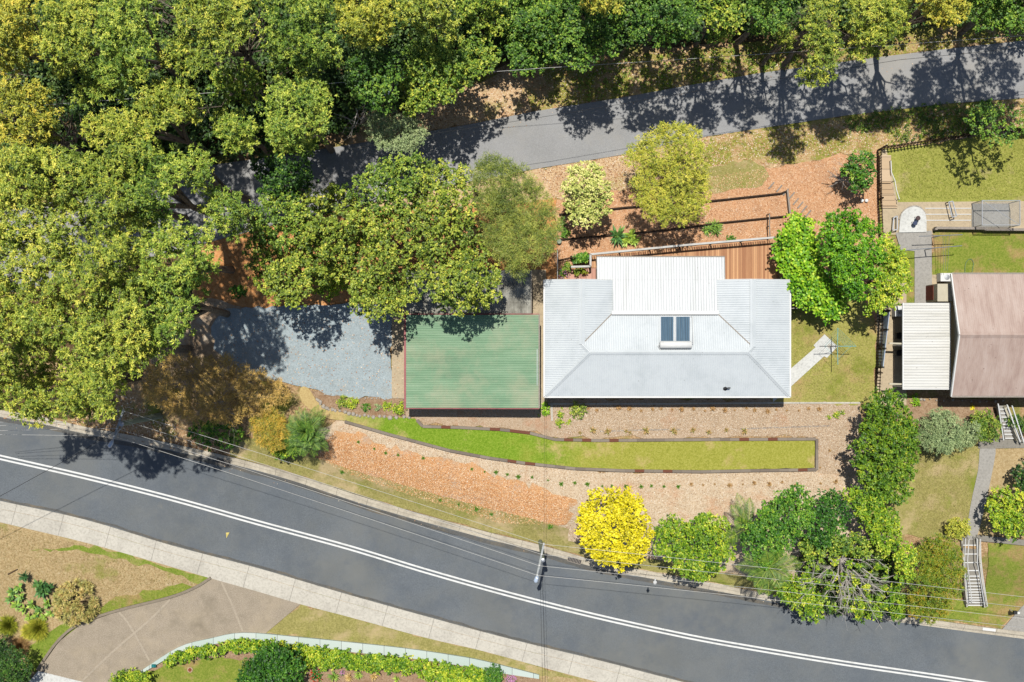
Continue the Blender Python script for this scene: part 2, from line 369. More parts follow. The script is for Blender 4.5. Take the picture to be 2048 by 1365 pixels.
L = {
 'gum':      leaf_mat('gum_leaf', [(56, 78, 26), (104, 126, 42), (156, 168, 60), (214, 206, 84)]),
 'gumgreen': leaf_mat('green_gum_leaf', [(46, 74, 26), (90, 120, 40), (142, 162, 58), (200, 204, 84)]),
 'gumyellow': leaf_mat('yellowing_gum_leaf', [(82, 96, 32), (138, 146, 50), (188, 182, 66), (224, 196, 74)]),
 'dark':     leaf_mat('dark_rainforest_leaf', [(32, 60, 22), (58, 94, 32), (96, 132, 44), (152, 174, 64)]),
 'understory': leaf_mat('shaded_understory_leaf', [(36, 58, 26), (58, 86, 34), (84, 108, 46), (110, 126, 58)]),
 'mid':      leaf_mat('mid_green_leaf', [(48, 80, 26), (88, 120, 38), (138, 158, 54), (196, 196, 74)]),
 'greygreen': leaf_mat('grey_green_leaf', [(76, 96, 62), (116, 136, 88), (150, 166, 112), (178, 190, 134)]),
 'casuarina': leaf_mat('casuarina_needle', [(58, 78, 32), (98, 116, 48), (140, 150, 64), (186, 186, 86)]),
 'paleyellow': leaf_mat('cream_variegated_leaf', [(96, 116, 46), (150, 162, 76), (198, 198, 110), (230, 224, 150)]),
 'oliveyellow': leaf_mat('olive_yellow_leaf', [(84, 100, 32), (134, 146, 48), (178, 178, 62), (214, 202, 82)]),
 'vine':     leaf_mat('bright_vine_leaf', [(44, 88, 14), (84, 136, 22), (130, 174, 32), (184, 206, 62)]),
 'yellow':   leaf_mat('golden_leaf', [(112, 112, 14), (178, 168, 20), (222, 206, 28), (240, 228, 58)]),
 'hedge':    leaf_mat('lime_hedge_leaf', [(46, 84, 18), (92, 130, 26), (144, 168, 40), (204, 202, 64)]),
 'glossy':   leaf_mat('glossy_green_leaf', [(28, 64, 16), (54, 100, 26), (90, 134, 38), (146, 174, 58)]),
 'brush':    leaf_mat('brown_feathery_leaf', [(112, 102, 52), (158, 134, 68), (198, 164, 88), (226, 184, 104)]),
 'orange':   leaf_mat('orange_feathery_leaf', [(92, 116, 40), (156, 146, 54), (212, 170, 66), (240, 196, 92)]),
 'bottle':   leaf_mat('bottlebrush_leaf', [(60, 92, 20), (96, 124, 30), (140, 146, 38), (178, 134, 42)]),
 'olivedark': leaf_mat('olive_hedge_leaf', [(50, 84, 18), (88, 122, 26), (132, 156, 38), (176, 166, 50)]),
 'dry':      leaf_mat('dry_tuft_leaf', [(120, 92, 60), (168, 130, 86), (190, 156, 108), (150, 148, 78)]),
 'agave':    leaf_mat('agave_leaf', [(40, 78, 44), (78, 120, 66), (118, 154, 72), (168, 190, 76)], tr=.1),
 'bromeliad': leaf_mat('dracaena_leaf', [(92, 98, 56), (132, 132, 72), (172, 164, 92), (206, 176, 112)], tr=.1),
 'cycad':    leaf_mat('cycad_frond', [(28, 54, 18), (54, 88, 28), (90, 122, 42), (132, 156, 62)], tr=.08),
 'palm':    leaf_mat('palm_frond', [(34, 62, 22), (64, 96, 30), (102, 128, 40), (146, 158, 62)], tr=.15),
}

# ------------------------------------------------------------------ draped ground sheets
def in_poly(px, py, poly):
    c = np.zeros(px.shape, bool); n = len(poly)
    for i in range(n):
        x0, y0 = poly[i]; x1, y1 = poly[(i+1) % n]
        if y0 == y1: continue
        cond = ((y0 > py) != (y1 > py)) & (px < (x1-x0)*(py-y0)/(y1-y0)+x0); c ^= cond
    return c
def dens(poly, st, closed=True):
    out = []; n = len(poly)
    for i in range(n if closed else n-1):
        a = np.array(poly[i]); b = np.array(poly[(i+1) % n]); k = max(1, int(np.linalg.norm(b-a)/st))
        out += [tuple(a+(b-a)*j/k) for j in range(k)]
    if not closed: out.append(tuple(poly[-1]))
    return out
RAG = ('verge', 'mulch', 'soil', 'dirt', 'gravel', 'bark_b', 'lawn', 'bed')
def sheet(name, px, mat, dz, skirt=0, st=.6, kind='structure', smooth=0, flatz=None, world=False, rag=None):
    if rag is None: rag = .3 if any(k in name for k in RAG) else 0
    if rag and 'orange_bark' in name: rag = .8
    if rag and st == .6: st = .45
    if smooth: px = cr(px, smooth, True)
    if world: pts = [tuple(p) for p in px]
    else: pts = [G(u, v)[:2] for u, v in px] if flatz is None else [P(u, v, flatz) for u, v in px]
    pts = dens(pts, st)
    if rag: pts = [(x+rag*(mnoise.noise(Vector((x*.9, y*.9, 1)))+.8*mnoise.noise(Vector((x*2.9, y*2.9, 5)))), y+rag*(mnoise.noise(Vector((x*.9, y*.9, 9)))+.8*mnoise.noise(Vector((x*2.9, y*2.9, 13))))) for x, y in pts]
    xs = [p[0] for p in pts]; ys = [p[1] for p in pts]
    gx, gy = np.meshgrid(np.arange(min(xs), max(xs), st), np.arange(min(ys), max(ys), st))
    gx = gx.ravel()+.013; gy = gy.ravel()+.017
    ins = in_poly(gx, gy, pts)
    P0 = np.array(pts); keep = []
    for i in np.nonzero(ins)[0]:
        if np.min((P0[:, 0]-gx[i])**2+(P0[:, 1]-gy[i])**2) > (st*.35)**2: keep.append(i)
    vs = [Vector(p) for p in pts] + [Vector((gx[i], gy[i])) for i in keep]
    n = len(pts)
    r = delaunay_2d_cdt(vs, [], [list(range(n))], 1, 1e-5)
    zf = (lambda x, y: T(x, y)+dz) if flatz is None else (lambda x, y: flatz+dz)
    V = [(v.x, v.y, zf(v.x, v.y)) for v in r[0]]; Fc = [tuple(f) for f in r[2]]
    # orientation up
    Fc = [f if ((V[f[1]][0]-V[f[0]][0])*(V[f[2]][1]-V[f[0]][1])-(V[f[2]][0]-V[f[0]][0])*(V[f[1]][1]-V[f[0]][1])) > 0 else f[::-1] for f in Fc]
    if skirt:
        ec = {}
        for f in Fc:
            for i in range(len(f)):
                e = (f[i], f[(i+1) % len(f)]); ec[e] = 1
        low = {}
        for a, b in [e for e in ec if (e[1], e[0]) not in ec]:
            for q in (a, b):
                if q not in low: low[q] = len(V); V.append((V[q][0], V[q][1], V[q][2]-skirt))
            Fc.append((b, a, low[a], low[b]))
    me = bpy.data.meshes.new(name); me.from_pydata(V, [], Fc)
    o = link(name, me, mat); 
    if kind: o['kind'] = kind
    return o
# base ground: one sheet to the horizon
def ground():
    ax = np.concatenate([[-600, -300, -150, -80, -60], np.arange(-50, 50.1, .75), [60, 80, 150, 300, 600]])
    ay = np.concatenate([[-600, -300, -150, -80, -50], np.arange(-40, 40.1, .75), [50, 80, 150, 300, 600]])
    V = [(x, y, T(x, y)) for y in ay for x in ax]; nx = len(ax)
    Fc = [(j*nx+i, j*nx+i+1, (j+1)*nx+i+1, (j+1)*nx+i) for j in range(len(ay)-1) for i in range(nx-1)]
    me = bpy.data.meshes.new('ground'); me.from_pydata(V, [], Fc)
    link('ground', me, M['litter'])['kind'] = 'structure'
ground()
M['forestfloor'] = ground_mat('forest_floor', [(.3, (62, 50, 36)), (.5, (112, 90, 62)), (.66, (146, 120, 86)), (.8, (196, 168, 130))], [((70, 80, 36), .6, .5, .7)], 6)
NR_TOP = [(-260, 470), (0, 425), (200, 385), (430, 330), (560, 312), (695, 291), (820, 270), (936, 250), (1066, 224), (1244, 196), (1380, 171), (1519, 147), (1775, 113), (1900, 98), (2048, 82), (2300, 60)]
NR_BOT = [(2300, 180), (2048, 197), (1895, 208), (1690, 232), (1416, 273), (1240, 311), (1073, 338), (900, 372), (700, 415), (560, 448), (400, 490), (200, 545), (0, 590), (-260, 650)]
sheet('forest_floor', [(-700, -500), (2700, -500), (2700, 0), (2048, 40), (1500, 85), (1060, 110), (930, 170), (820, 230), (690, 262), (560, 300), (430, 318), (200, 372), (0, 412), (-700, 500)], M['forestfloor'], .025, st=2.5, rag=.5)
sheet('forest_floor', [(-700, 700), (0, 600), (200, 555), (395, 500), (385, 640), (300, 660), (285, 760), (230, 810), (150, 835), (0, 812), (-260, 770), (-700, 740)], M['forestfloor'], .025, st=1.5, rag=.5)
sheet('verge', [(940, 160), (1100, 130), (2200, 20)] + NR_TOP[::-1][:9] , M['northgrass'], .03)
sheet('verge', [(700, 250), (820, 225), (960, 165), (1040, 130), (1066, 224), (936, 250), (820, 270), (695, 291)], M['verge'], .04)
sheet('verge', NR_BOT[1:9] + [(760, 470), (1110, 400), (1760, 300), (2200, 240)], M['verge'], .03)
sheet('verge', [(1416, 273), (1690, 232), (1895, 208), (2200, 186), (2200, 250), (1990, 262), (1765, 298), (1600, 325), (1480, 330), (1400, 330)], M['northgrass'], .05)
sheet('mulch_garden', [(1112, 402), (1757, 302), (1757, 470), (1757, 640), (1560, 640), (1560, 600), (1112, 600)], M['mulch'], .06)
sheet('orange_soil', [(395, 500), (520, 430), (700, 420), (1112, 400), (1112, 560), (1060, 640), (815, 640), (780, 618), (470, 618), (380, 640)], M['redsoil'], .06)
sheet('dirt_patch', [(300, 720), (340, 640), (400, 600), (470, 608), (520, 640), (500, 760), (430, 790), (330, 770)], M['dirt'], .10, smooth=4)
sheet('gravel_drive', [(450, 622), (520, 611), (784, 611), (784, 795), (700, 795), (650, 788), (620, 776), (590, 770), (540, 765), (470, 742), (430, 700), (425, 655)], M['gravel'], .13)
sheet('concrete_apron', [(784, 611), (812, 611), (812, 797), (784, 797)], M['conc_tan'], .16)
sheet('north_road', NR_TOP + NR_BOT, M['asphalt2'], .09)
sheet('verge', [(1330, 352), (1420, 334), (1500, 322), (1532, 344), (1522, 370), (1425, 386), (1330, 394)], M['grassverge'], .085, smooth=3)
# house surrounds
sheet('concrete_path', [(1058, 540), (1092, 540), (1095, 808), (1074, 830), (1058, 800)], M['conc_tan'], .10)
sheet('yard_lawn', [(1540, 560), (1700, 560), (1751, 640), (1753, 808), (1540, 808)], M['grassyard'], .10)
sheet('neighbour_path', [(1753, 560), (1812, 560), (1812, 810), (1753, 810)], M['conc_tan'], .09)
sheet('soil_bed', [(612, 775), (650, 787), (700, 794), (812, 796), (812, 838), (720, 832), (660, 818), (634, 800)], M['soil'], .10)
sheet('bark_bed', [(812, 796), (1720, 800), (1720, 960), (1634, 945), (1634, 874), (1200, 877), (1110, 876), (1060, 862), (1000, 856), (845, 850), (826, 836), (812, 838)], M['bed'], .07)
sheet('bark_bank', [(590, 880), (690, 840), (900, 900), (1200, 940), (1400, 943), (1634, 937), (1640, 870), (1760, 870), (1790, 1120), (1560, 1192), (1400, 1166), (1240, 1136), (1110, 1090), (980, 1052), (800, 992), (640, 932)], M['bank'], .05)
sheet('orange_bark_bank', [(608, 905), (664, 872), (760, 888), (900, 922), (1060, 975), (1144, 992), (1135, 1050), (1060, 1055), (1000, 1048), (900, 1018), (800, 985), (700, 950)], M['bankorange'], .09, smooth=4)
sheet('lawn_strip', [(608, 772), (616, 776), (624, 786), (632, 798), (644, 810), (662, 819), (690, 827), (720, 832), (830, 838), (845, 852), (1000, 858), (1060, 865), (1110, 878), (1160, 881), (1300, 880), (1628, 878), (1628, 935), (1400, 941), (1200, 940), (1050, 926), (900, 900), (780, 868), (690, 842), (660, 838), (630, 826), (606, 806), (598, 788), (602, 776)], M['lawnmix'], .155, rag=.07, st=.5)
KTOP = [(u, v) for u, v in cr(KERB_PX, 4)]
def along(px, o0, o1, lo, hi):
    a = [(u, v+o0) for u, v in px if lo <= u <= hi]; b = [(u, v+o1) for u, v in px if lo <= u <= hi]
    return a + b[::-1]
sheet('roadside_verge', along(KTOP, -62, -16, 430, 1150), M['grassverge'], .12, rag=.1)
sheet('roadside_verge', along(KTOP, -40, -16, 1100, 1620), M['grassverge'], .11, rag=.1)
sheet('neighbour_front_lawn', [(1790, 1190), (1925, 1200), (1970, 1215), (1975, 1085), (2300, 1095), (2300, 1210), (2048, 1212), (2000, 1254), (1880, 1238), (1780, 1224)], M['grassgreen'], .08, rag=.1)
sheet('neighbour_upper_lawn', [(1740, 800), (1835, 870), (1955, 880), (1985, 885), (1960, 1000), (1940, 1070), (1850, 1075), (1740, 1060)], M['grassverge'], .08)
sheet('neighbour_upper_lawn', [(1978, 885), (2300, 885), (2300, 1080), (1935, 1075), (1958, 990)], M['grassdry'], .07)
sheet('neighbour_bed', [(1795, 795), (2010, 800), (2010, 890), (1835, 890), (1795, 850)], M['soil'], .06)
sheet('neighbour_path', [(1961, 890), (1990, 890), (1980, 960), (1962, 1040), (1950, 1076), (1933, 1073), (1940, 1010), (1955, 940)], M['conc_grey'], .12, smooth=3)
sheet('neighbour_landing', [(1955, 884), (1985, 876), (2160, 872), (2160, 894), (1990, 897), (1955, 897)], M['conc_dark'], .15)
sheet('driveway', [(2000, 1262), (2048, 1208), (2300, 1210), (2300, 1300), (2048, 1270)], M['conc_grey'], .11)
sheet('back_lawn', [(1767, 305), (1990, 268), (2300, 262), (2300, 470), (1767, 470)], M['grassnorth'], .07)
sheet('timber_landing', [(1763, 300), (1772, 300), (1795, 405), (2048, 403), (2300, 403), (2300, 457), (1865, 460), (1865, 470), (1765, 470)], M['conc_tan'], .10)
sheet('back_lawn', [(1864, 462), (2300, 462), (2300, 560), (1864, 560)], M['grassgreen'], .09)
sheet('back_lawn', [(1760, 500), (1830, 500), (1830, 615), (1760, 615)], M['grassgreen'], .08)
sheet('concrete_path', [(1790, 466), (1862, 462), (1863, 610), (1828, 610), (1828, 503), (1800, 500)], M['conc_grey'], .13)
sheet('concrete_path', [(1862, 550), (1906, 550), (1906, 620), (1862, 620)], M['conc_tan'], .12)
sheet('concrete_path', [(1579, 739), (1630, 695), (1626, 691), (1648, 669), (1674, 693), (1653, 716), (1647, 713), (1579, 775), (1545, 805), (1545, 770)], M['conc_white'], .15)
# south road and the far side
RB = [(-260, 952), (-120, 975), (0, 1001.5), (171, 1039), (342, 1090), (513, 1135), (680, 1184), (851, 1232), (1022, 1278), (1193, 1319), (1348, 1359), (1500, 1394), (1800, 1450), (2400, 1540)]
RBd = cr(RB, 4)
KEX = KTOP
sheet('road', [P(u, v, ZR) for u, v in KTOP] + [P(u, v, ZR) for u, v in RBd[::-1]], M['asphalt'], .03, world=True, st=1.2)
CL = [(-260, 855), (-120, 883), (0, 911), (171, 950), (342, 993), (513, 1041), (700, 1092), (851, 1138), (1022, 1186), (1193, 1229), (1380, 1270), (1519, 1295), (1690, 1323), (1861, 1348), (2048, 1376), (2300, 1408)]
CLd = cr(CL, 5)
def ribbon(line, o0, o1):
    """strip between two parallel offsets of a pixel line"""
    a = []; b = []
    for i, p in enumerate(line):
        q = line[min(i+1, len(line)-1)]; r = line[max(i-1, 0)]
        d = np.array(q)-np.array(r); d = d/np.linalg.norm(d); nn = np.array([-d[1], d[0]])
        a.append(tuple(np.array(p)+nn*o0)); b.append(tuple(np.array(p)+nn*o1))
    return a + b[::-1]
M['asphalt_edge'] = ground_mat('gutter_edge_asphalt', [(.3, (84, 84, 82)), (.5, (104, 104, 102)), (.7, (124, 122, 116))], [((140, 128, 108), .9, .5, .75)], 14, .9, .2, .3)
sheet('road_edge', [P(u, v, ZR) for u, v in ribbon([q for q in KTOP if -100 < q[0] < 1700], 1, 9)], M['asphalt_edge'], .036, world=True, st=.5, rag=.07)
sheet('road_edge', [P(u, v, ZR) for u, v in ribbon(RBd, -.5, -5)], M['asphalt_edge'], .036, world=True, st=.5, rag=.07)
sheet('road_marking', [P(u, v, ZR) for u, v in ribbon(CLd, -1.5, 1.9)], M['line'], .036, world=True, st=3)
sheet('road_marking', [P(u, v, ZR) for u, v in ribbon(CLd, 5.6, 9.0)], M['line'], .036, world=True, st=3)
sheet('kerb', [P(u, v, ZR) for u, v in ribbon(KTOP, 0, -7)], M['kerb'], .05, skirt=.06, world=True, st=1.2)
sheet('kerb', [P(u, v, ZR) for u, v in ribbon(KTOP, -7, -14)], M['kerb'], .15, skirt=.16, world=True, st=1.2)
FO = [(-260, 985), (-120, 1012), (0, 1044), (191, 1090), (424, 1157), (601, 1208), (700, 1234), (851, 1275), (967, 1302), (1158, 1354), (1300, 1388), (1600, 1455), (2000, 1530)]
FOd = cr(FO, 4)
sheet('kerb', [P(u, v, ZR) for u, v in ribbon(RBd, 0, 15)], M['concrete'], .14, skirt=.15, world=True, st=1.2)
fp = [p for p in ribbon(RBd, 15.5, 16)[:len(RBd)]]
sheet('footpath', [P(u, v, ZR) for u, v in fp] + [P(u, v, ZR) for u, v in FOd[::-1]], M['concrete'], .13, world=True, st=1.2)
sheet('south_lawn', [(u, v) for u, v in FOd] + [(2000, 1700), (-260, 1700)], M['grassdry'], .05, st=1.5)
sheet('south_lawn', [(601, 1208), (530, 1268), (700, 1282), (900, 1310), (1090, 1352), (1158, 1354), (967, 1302), (851, 1275), (700, 1234)], M['grassverge'], .09)
sheet('south_lawn', [(60, 1100), (191, 1092), (424, 1159), (410, 1170), (300, 1132), (180, 1104)], M['grassbright'], .08)
sheet('south_lawn', [(236, 1195), (340, 1175), (390, 1176), (342, 1196), (239, 1222), (200, 1232)], M['grassgreen'], .08, smooth=3)
sheet('south_lawn', [(150, 1240), (165, 1246), (120, 1282), (79, 1340), (55, 1340), (50, 1310), (100, 1260)], M['grassbright'], .08, smooth=3)
sheet('south_lawn', [(330, 1300), (489, 1272), (560, 1300), (540, 1400), (280, 1400), (290, 1345)], M['grassgreen'], .09)
DRV = [(424, 1157), (510, 1181), (601, 1208), (530, 1268), (489, 1264), (359, 1294), (290, 1340), (250, 1400), (150, 1400), (79, 1340), (120, 1282), (164, 1248), (239, 1222), (342, 1196), (393, 1176)]
sheet('driveway', DRV, M['aggregate'], .15)
sheet('driveway', [(78, 1341), (180, 1366), (172, 1500), (-60, 1500)], M['conc_white'], .18)
sheet('driveway_kerb', ribbon(cr([(424, 1157), (393, 1176), (342, 1196), (239, 1222), (164, 1248), (120, 1282), (79, 1340)], 5), 0, 5), M['aggregate2'], .28, skirt=.2)
M['seam'] = concrete_mat('driveway_seam_stone', (184, 171, 151))
for qi, q in enumerate(([(444, 1164), (468, 1215), (486, 1262)], [(240, 1224), (262, 1252), (300, 1320)], [(342, 1198), (300, 1240), (230, 1300), (165, 1362)])):
    sheet('driveway_seam', ribbon(cr(q, 4), -2, 2), M['seam'], .162+.006*qi, st=2)
MT = cr([(284, 1340), (359, 1293), (420, 1276), (489, 1264), (600, 1273), (700, 1283), (810, 1295), (900, 1308), (967, 1320), (1078, 1348)], 4)
MBt = cr([(286, 1345), (362, 1303), (425, 1288), (489, 1278), (600, 1289), (700, 1302), (800, 1312), (926, 1330), (1000, 1344), (1078, 1356)], 4)
sheet('mint_path', MT + MBt[::-1], M['fibro'], .32, skirt=.25)
sheet('garden_bed', MBt + [(1170, 1440), (560, 1440), (540, 1330), (440, 1312), (340, 1330)], M['soil'], .12)

# ------------------------------------------------------------------ buildings
def clip_half(poly, a, b, c):
    """keep a*x+b*y >= c"""
    out = []; n = len(poly)
    for i in range(n):
        p, q = poly[i], poly[(i+1) % n]; dp = a*p[0]+b*p[1]-c; dq = a*q[0]+b*q[1]-c
        if dp >= 0: out.append(p)
        if (dp >= 0) != (dq >= 0):
            t = dp/(dp-dq); out.append((p[0]+(q[0]-p[0])*t, p[1]+(q[1]-p[1])*t))
    return out
def corr(mb, poly, zf, ax, pitch, depth, thick=.03, trap=False):
    """ribbed sheet over a convex plan polygon; ribs repeat along axis ax (0:x, 1:y)"""
    lo = min(p[ax] for p in poly); hi = max(p[ax] for p in poly)
    lo = math.floor(lo/pitch)*pitch
    prof = [(0, 0), (.62, 0), (.72, 1), (.9, 1), (1, 0)] if trap else [(0, 0), (.17, .35), (.33, .9), (.5, 1), (.67, .9), (.83, .35), (1, 0)]
    k = 0
    while lo + k*pitch < hi:
        for (t0, h0), (t1, h1) in zip(prof[:-1], prof[1:]):
            c0 = lo+(k+t0)*pitch; c1 = lo+(k+t1)*pitch
            a, b = (1, 0) if ax == 0 else (0, 1)
            q = clip_half(clip_half(poly, a, b, c0), -a, -b, -c1)
            if len(q) < 3: continue
            ar = sum(q[i][0]*q[(i+1) % len(q)][1]-q[(i+1) % len(q)][0]*q[i][1] for i in range(len(q)))
            if abs(ar) < 1e-5: continue
            if ar < 0: q = q[::-1]
            vs = [(x, y, zf(x, y)+depth*(h0+(h1-h0)*(((x, y)[ax]-c0)/(c1-c0)))) for x, y in q]
            mb.add(vs, [tuple(range(len(q)))])
        k += 1
    n = len(poly); pl = poly if sum(poly[i][0]*poly[(i+1) % n][1]-poly[(i+1) % n][0]*poly[i][1] for i in range(n)) > 0 else poly[::-1]
    mb.prism(pl, lambda x, y: zf(x, y)-thick, lambda x, y: zf(x, y)-.004)
ZE = 3.0; SL = .29
def house():
    xl = P(1090, 0, ZE)[0]; xr = P(1579, 0, ZE)[0]; ys = P(0, 793, ZE)[1]
    # main ridge seen at v=705
    zr = ZE + SL*3.05
    yr = P(0, 705, zr)[1]; w = yr-ys; zr = ZE+SL*w; yn = yr+w
    xa, xb = xl+w, xr-w                         # ridge ends
    wl = P(1164, 0, 3.88)[0]-xl; wr = xr-P(1507, 0, 4.0)[0]
    zl, zrr = ZE+SL*wl, ZE+SL*wr
    yt = P(0, 560, ZE+.3)[1]
    xil = P(1227, 0, 3.2)[0]; xir = P(1432, 0, 3.2)[0]
    cx = (xl+xr)/2
    t = thing('hip_house', (cx, yr, 0), 'white house with a U shaped corrugated hip roof and flat northern patio roof', 'house')
    off = (cx, yr, 0)
    fW = lambda x, y: ZE+SL*(x-xl); fE = lambda x, y: ZE+SL*(xr-x); fS = lambda x, y: ZE+SL*(y-ys); fN = lambda x, y: ZE+SL*(yn-y)
    fWi = lambda x, y: zl-SL*(x-xl-wl); fEi = lambda x, y: zrr-SL*(xr-wr-x)
    # where wing ridges meet the north face
    yjl = yn-(zl-ZE)/SL; yjr = yn-(zrr-ZE)/SL
    r = MB(off)
    pit, dp = .16, .026
    # west plane: wing part + hip
    corr(r, [(xl, ys), (xa, yr), (xl+wl, yjl), (xl+wl, yt), (xl, yt)], fW, 1, pit, dp)
    corr(r, [(xr, ys), (xr, yt), (xr-wr, yt), (xr-wr, yjr), (xb, yr)], fE, 1, pit, dp)
    corr(r, [(xl, ys), (xr, ys), (xb, yr), (xa, yr)], fS, 0, pit, dp)
    # valley meets inner wing edge
    yvl = yn-(fWi(xil, 0)-ZE)/SL; yvr = yn-(fEi(xir, 0)-ZE)/SL
    corr(r, [(xl+wl, yjl), (xil, yvl), (xil, yt), (xl+wl, yt)], fWi, 1, pit, dp)
    corr(r, [(xr-wr, yjr), (xr-wr, yt), (xir, yt), (xir, yvr)], fEi, 1, pit, dp)
    ym = min(yvl, yvr)
    corr(r, [(xa, yr), (xb, yr), (xr-wr, yjr), (xir, yvr), (xir, yvr), (xil, yvl), (xl+wl, yjl)], fN, 0, pit, dp)
    ro = r.build('roof', M['white_roof'], t)
    # caps
    c = MB(off)
    def cap(a, b, w_=.34):
        a = Vector(a); b = Vector(b); d = (b-a).normalized(); s_ = Vector((-d.y, d.x, 0)).normalized()*(w_/2)
        up = Vector((0, 0, .075)); dn = Vector((0, 0, -.005))
        vs = [a-s_+dn, a+up, a+s_+dn, b-s_+dn, b+up, b+s_+dn]
        c.add([tuple(v) for v in vs], [(0, 3, 4, 1), (1, 4, 5, 2)])
        c.tube([a+up*.8, b+up*.8], .035, 6)
    cap((xa, yr, zr+.02), (xb, yr, zr+.02)); cap((xl+wl, yjl, zl+.02), (xl+wl, yt, zl+.02), .42); cap((xr-wr, yjr, zrr+.02), (xr-wr, yt, zrr+.02), .42)
    cap((xl+.05, ys+.05, ZE+.05), (xa, yr, zr+.02), .3); cap((xr-.05, ys+.05, ZE+.05), (xb, yr, zr+.02), .3)
    cap((xa, yr, zr+.02), (xl+wl, yjl, zl+.02), .3); cap((xb, yr, zr+.02), (xr-wr, yjr, zrr+.02), .3)
    c.build('ridge_cap', M['white_roof'], t)
    for a, b in (((xl+wl, yjl, zl+.03), (xil, yvl, fWi(xil, 0)+.03)), ((xr-wr, yjr, zrr+.03), (xir, yvr, fEi(xir, 0)+.03))):
        v = MB(off); v.beam(a, b, .07, .012); v.build('valley_gutter', M['palegrey'], t)
    # gutters
    def gutter(pts):
        g = MB(off)
        for a, b in zip(pts[:-1], pts[1:]): g.beam(a, b, .11, .12)
        g.build('gutter', M['whitepaint'], t)
    z = ZE-.05
    gutter([(xl-.06, yt, z), (xl-.06, ys-.06, z), (xr+.06, ys-.06, z), (xr+.06, yt, z)])
    # walls
    wm = MB(off); e = .45
    def wallbox(x0, x1, y0, y1, zt=ZE-.04): wm.prism([(x0, y0), (x1, y0), (x1, y1), (x0, y1)], -1.0, zt)
    wallbox(xl+e, xr-e, ys+e, yn)
    wallbox(xl+e, xl+wl*2-.55, yn+.002, yt-.15); wallbox(xr-wr*2+.55, xr-e, yn+.002, yt-.15)
    # gable infill on the wing ends
    wm.add([(xl+.1, yt-.15, ZE-.04), (xl+wl, yt-.15, zl-.05), (xil, yt-.15, fWi(xil, 0)-.05), (xil, yt-.15, ZE-.04)], [(0, 3, 2, 1)])
    wm.add([(xr-.1, yt-.15, ZE-.04), (xr-wr, yt-.15, zrr-.05), (xir, yt-.15, fEi(xir, 0)-.05), (xir, yt-.15, ZE-.04)], [(0, 1, 2, 3)])
    wm.build('wall', M['whitewall'], t)
    for (a, b) in (((xl, yt+.02, ZE-.06), (xl+wl, yt+.02, zl-.06)), ((xl+wl, yt+.02, zl-.06), (xil, yt+.02, fWi(xil, 0)-.06)), ((xr, yt+.02, ZE-.06), (xr-wr, yt+.02, zrr-.06)), ((xr-wr, yt+.02, zrr-.06), (xir, yt+.02, fEi(xir, 0)-.06))):
        fa = MB(off); fa.beam(a, b, .04, .18); fa.build('bargeboard', M['whitepaint'], t)
    def window(x, y, w_, h_, z0, nx, ny):
        """nx,ny outward normal"""
        tx, ty = -ny, nx
        f = MB(off)
        for s_ in (-1, 1):
            f.beam((x+tx*s_*w_/2+nx*.02, y+ty*s_*w_/2+ny*.02, z0), (x+tx*s_*w_/2+nx*.02, y+ty*s_*w_/2+ny*.02, z0+h_), .07, .07)
        for zz in (z0, z0+h_): f.beam((x-tx*w_/2+nx*.025, y-ty*w_/2+ny*.025, zz), (x+tx*w_/2+nx*.025, y+ty*w_/2+ny*.025, zz), .08, .07)
        fo = f.build('window', M['whitepaint'], t)
        g = MB(off); g.beam((x-tx*(w_/2-.03)+nx*.012, y-ty*(w_/2-.03)+ny*.012, z0+h_/2), (x+tx*(w_/2-.03)+nx*.012, y+ty*(w_/2-.03)+ny*.012, z0+h_/2), .02, h_-.06)
        g.build('pane', M['winglass'], fo)
    for x in (xl+2, xl+5, xl+8.2, xl+11.2, xl+14.2): window(x, ys+e, 1.5, 1.1, .9, 0, -1)
    for y in (yr-1, yr+2): window(xl+e, y, 1.2, 1.1, .9, -1, 0)
    for y in (yr-.6, yr+2.6): window(xr-e, y, 1.2, 1.1, .9, 1, 0)
    # patio roof
    pr = MB(off)
    py0 = P(0, 515, 2.85)[1]; py1 = P(0, 623, 3.35)[1]; yst = P(0, 560, 3.1)[1]
    x0a = P(1194.5, 0, 2.95)[0]; x1a = P(1449, 0, 2.95)[0]; x0b = P(1226, 0, 3.3)[0]; x1b = P(1434, 0, 3.3)[0]
    zp = lambda x, y: 3.36-(.46)*(y-py1)/(py0-py1)
    corr(pr, [(x0b, py1), (x1b, py1), (x1b, yst), (x0b, yst)], zp, 0, .19, .05, .025, True)
    corr(pr, [(x0a, yst+.004), (x1a, yst+.004), (x1a, py0), (x0a, py0)], zp, 0, .19, .05, .025, True)
    pr.build('patio_roof', M['white_roof2'], t)
    g = MB(off); g.beam((x0b-.1, py1-.1, 3.37), (x1b+.1, py1-.1, 3.37), .26, .05); g.build('flashing', M['whitepaint'], t)
    g = MB(off); g.beam((x0a-.03, py0+.05, 2.83), (x1a+.03, py0+.05, 2.83), .09, .1); g.beam((x0a-.03, yst, 2.98), (x0a-.03, py0+.05, 2.83), .05, .1); g.beam((x1a+.03, yst, 2.98), (x1a+.03, py0+.05, 2.83), .05, .1)
    g.build('gutter', M['palegrey'], t)
    for x in (x0a+.1, (x0a+x1a)/2, x1a-.1):
        g = MB(off); g.box(x-.045, x+.045, py0-.12, py0-.03, .3, 2.79); g.build('post', M['whitepaint'], t)
    # roof vent
    vx, vy = P(1452, 778, 3.5); vz = fS(vx, vy)
    g = MB(off); g.tube([(vx, vy, vz), (vx, vy, vz+.35), (vx+.12, vy+.06, vz+.42), (vx+.3, vy+.06, vz+.42)], .045, 8)
    g.lathe((vx, vy, vz), [(.16, -.02), (.14, .05), (.06, .1)], 10); g.build('vent_pipe', M['dark'], t)
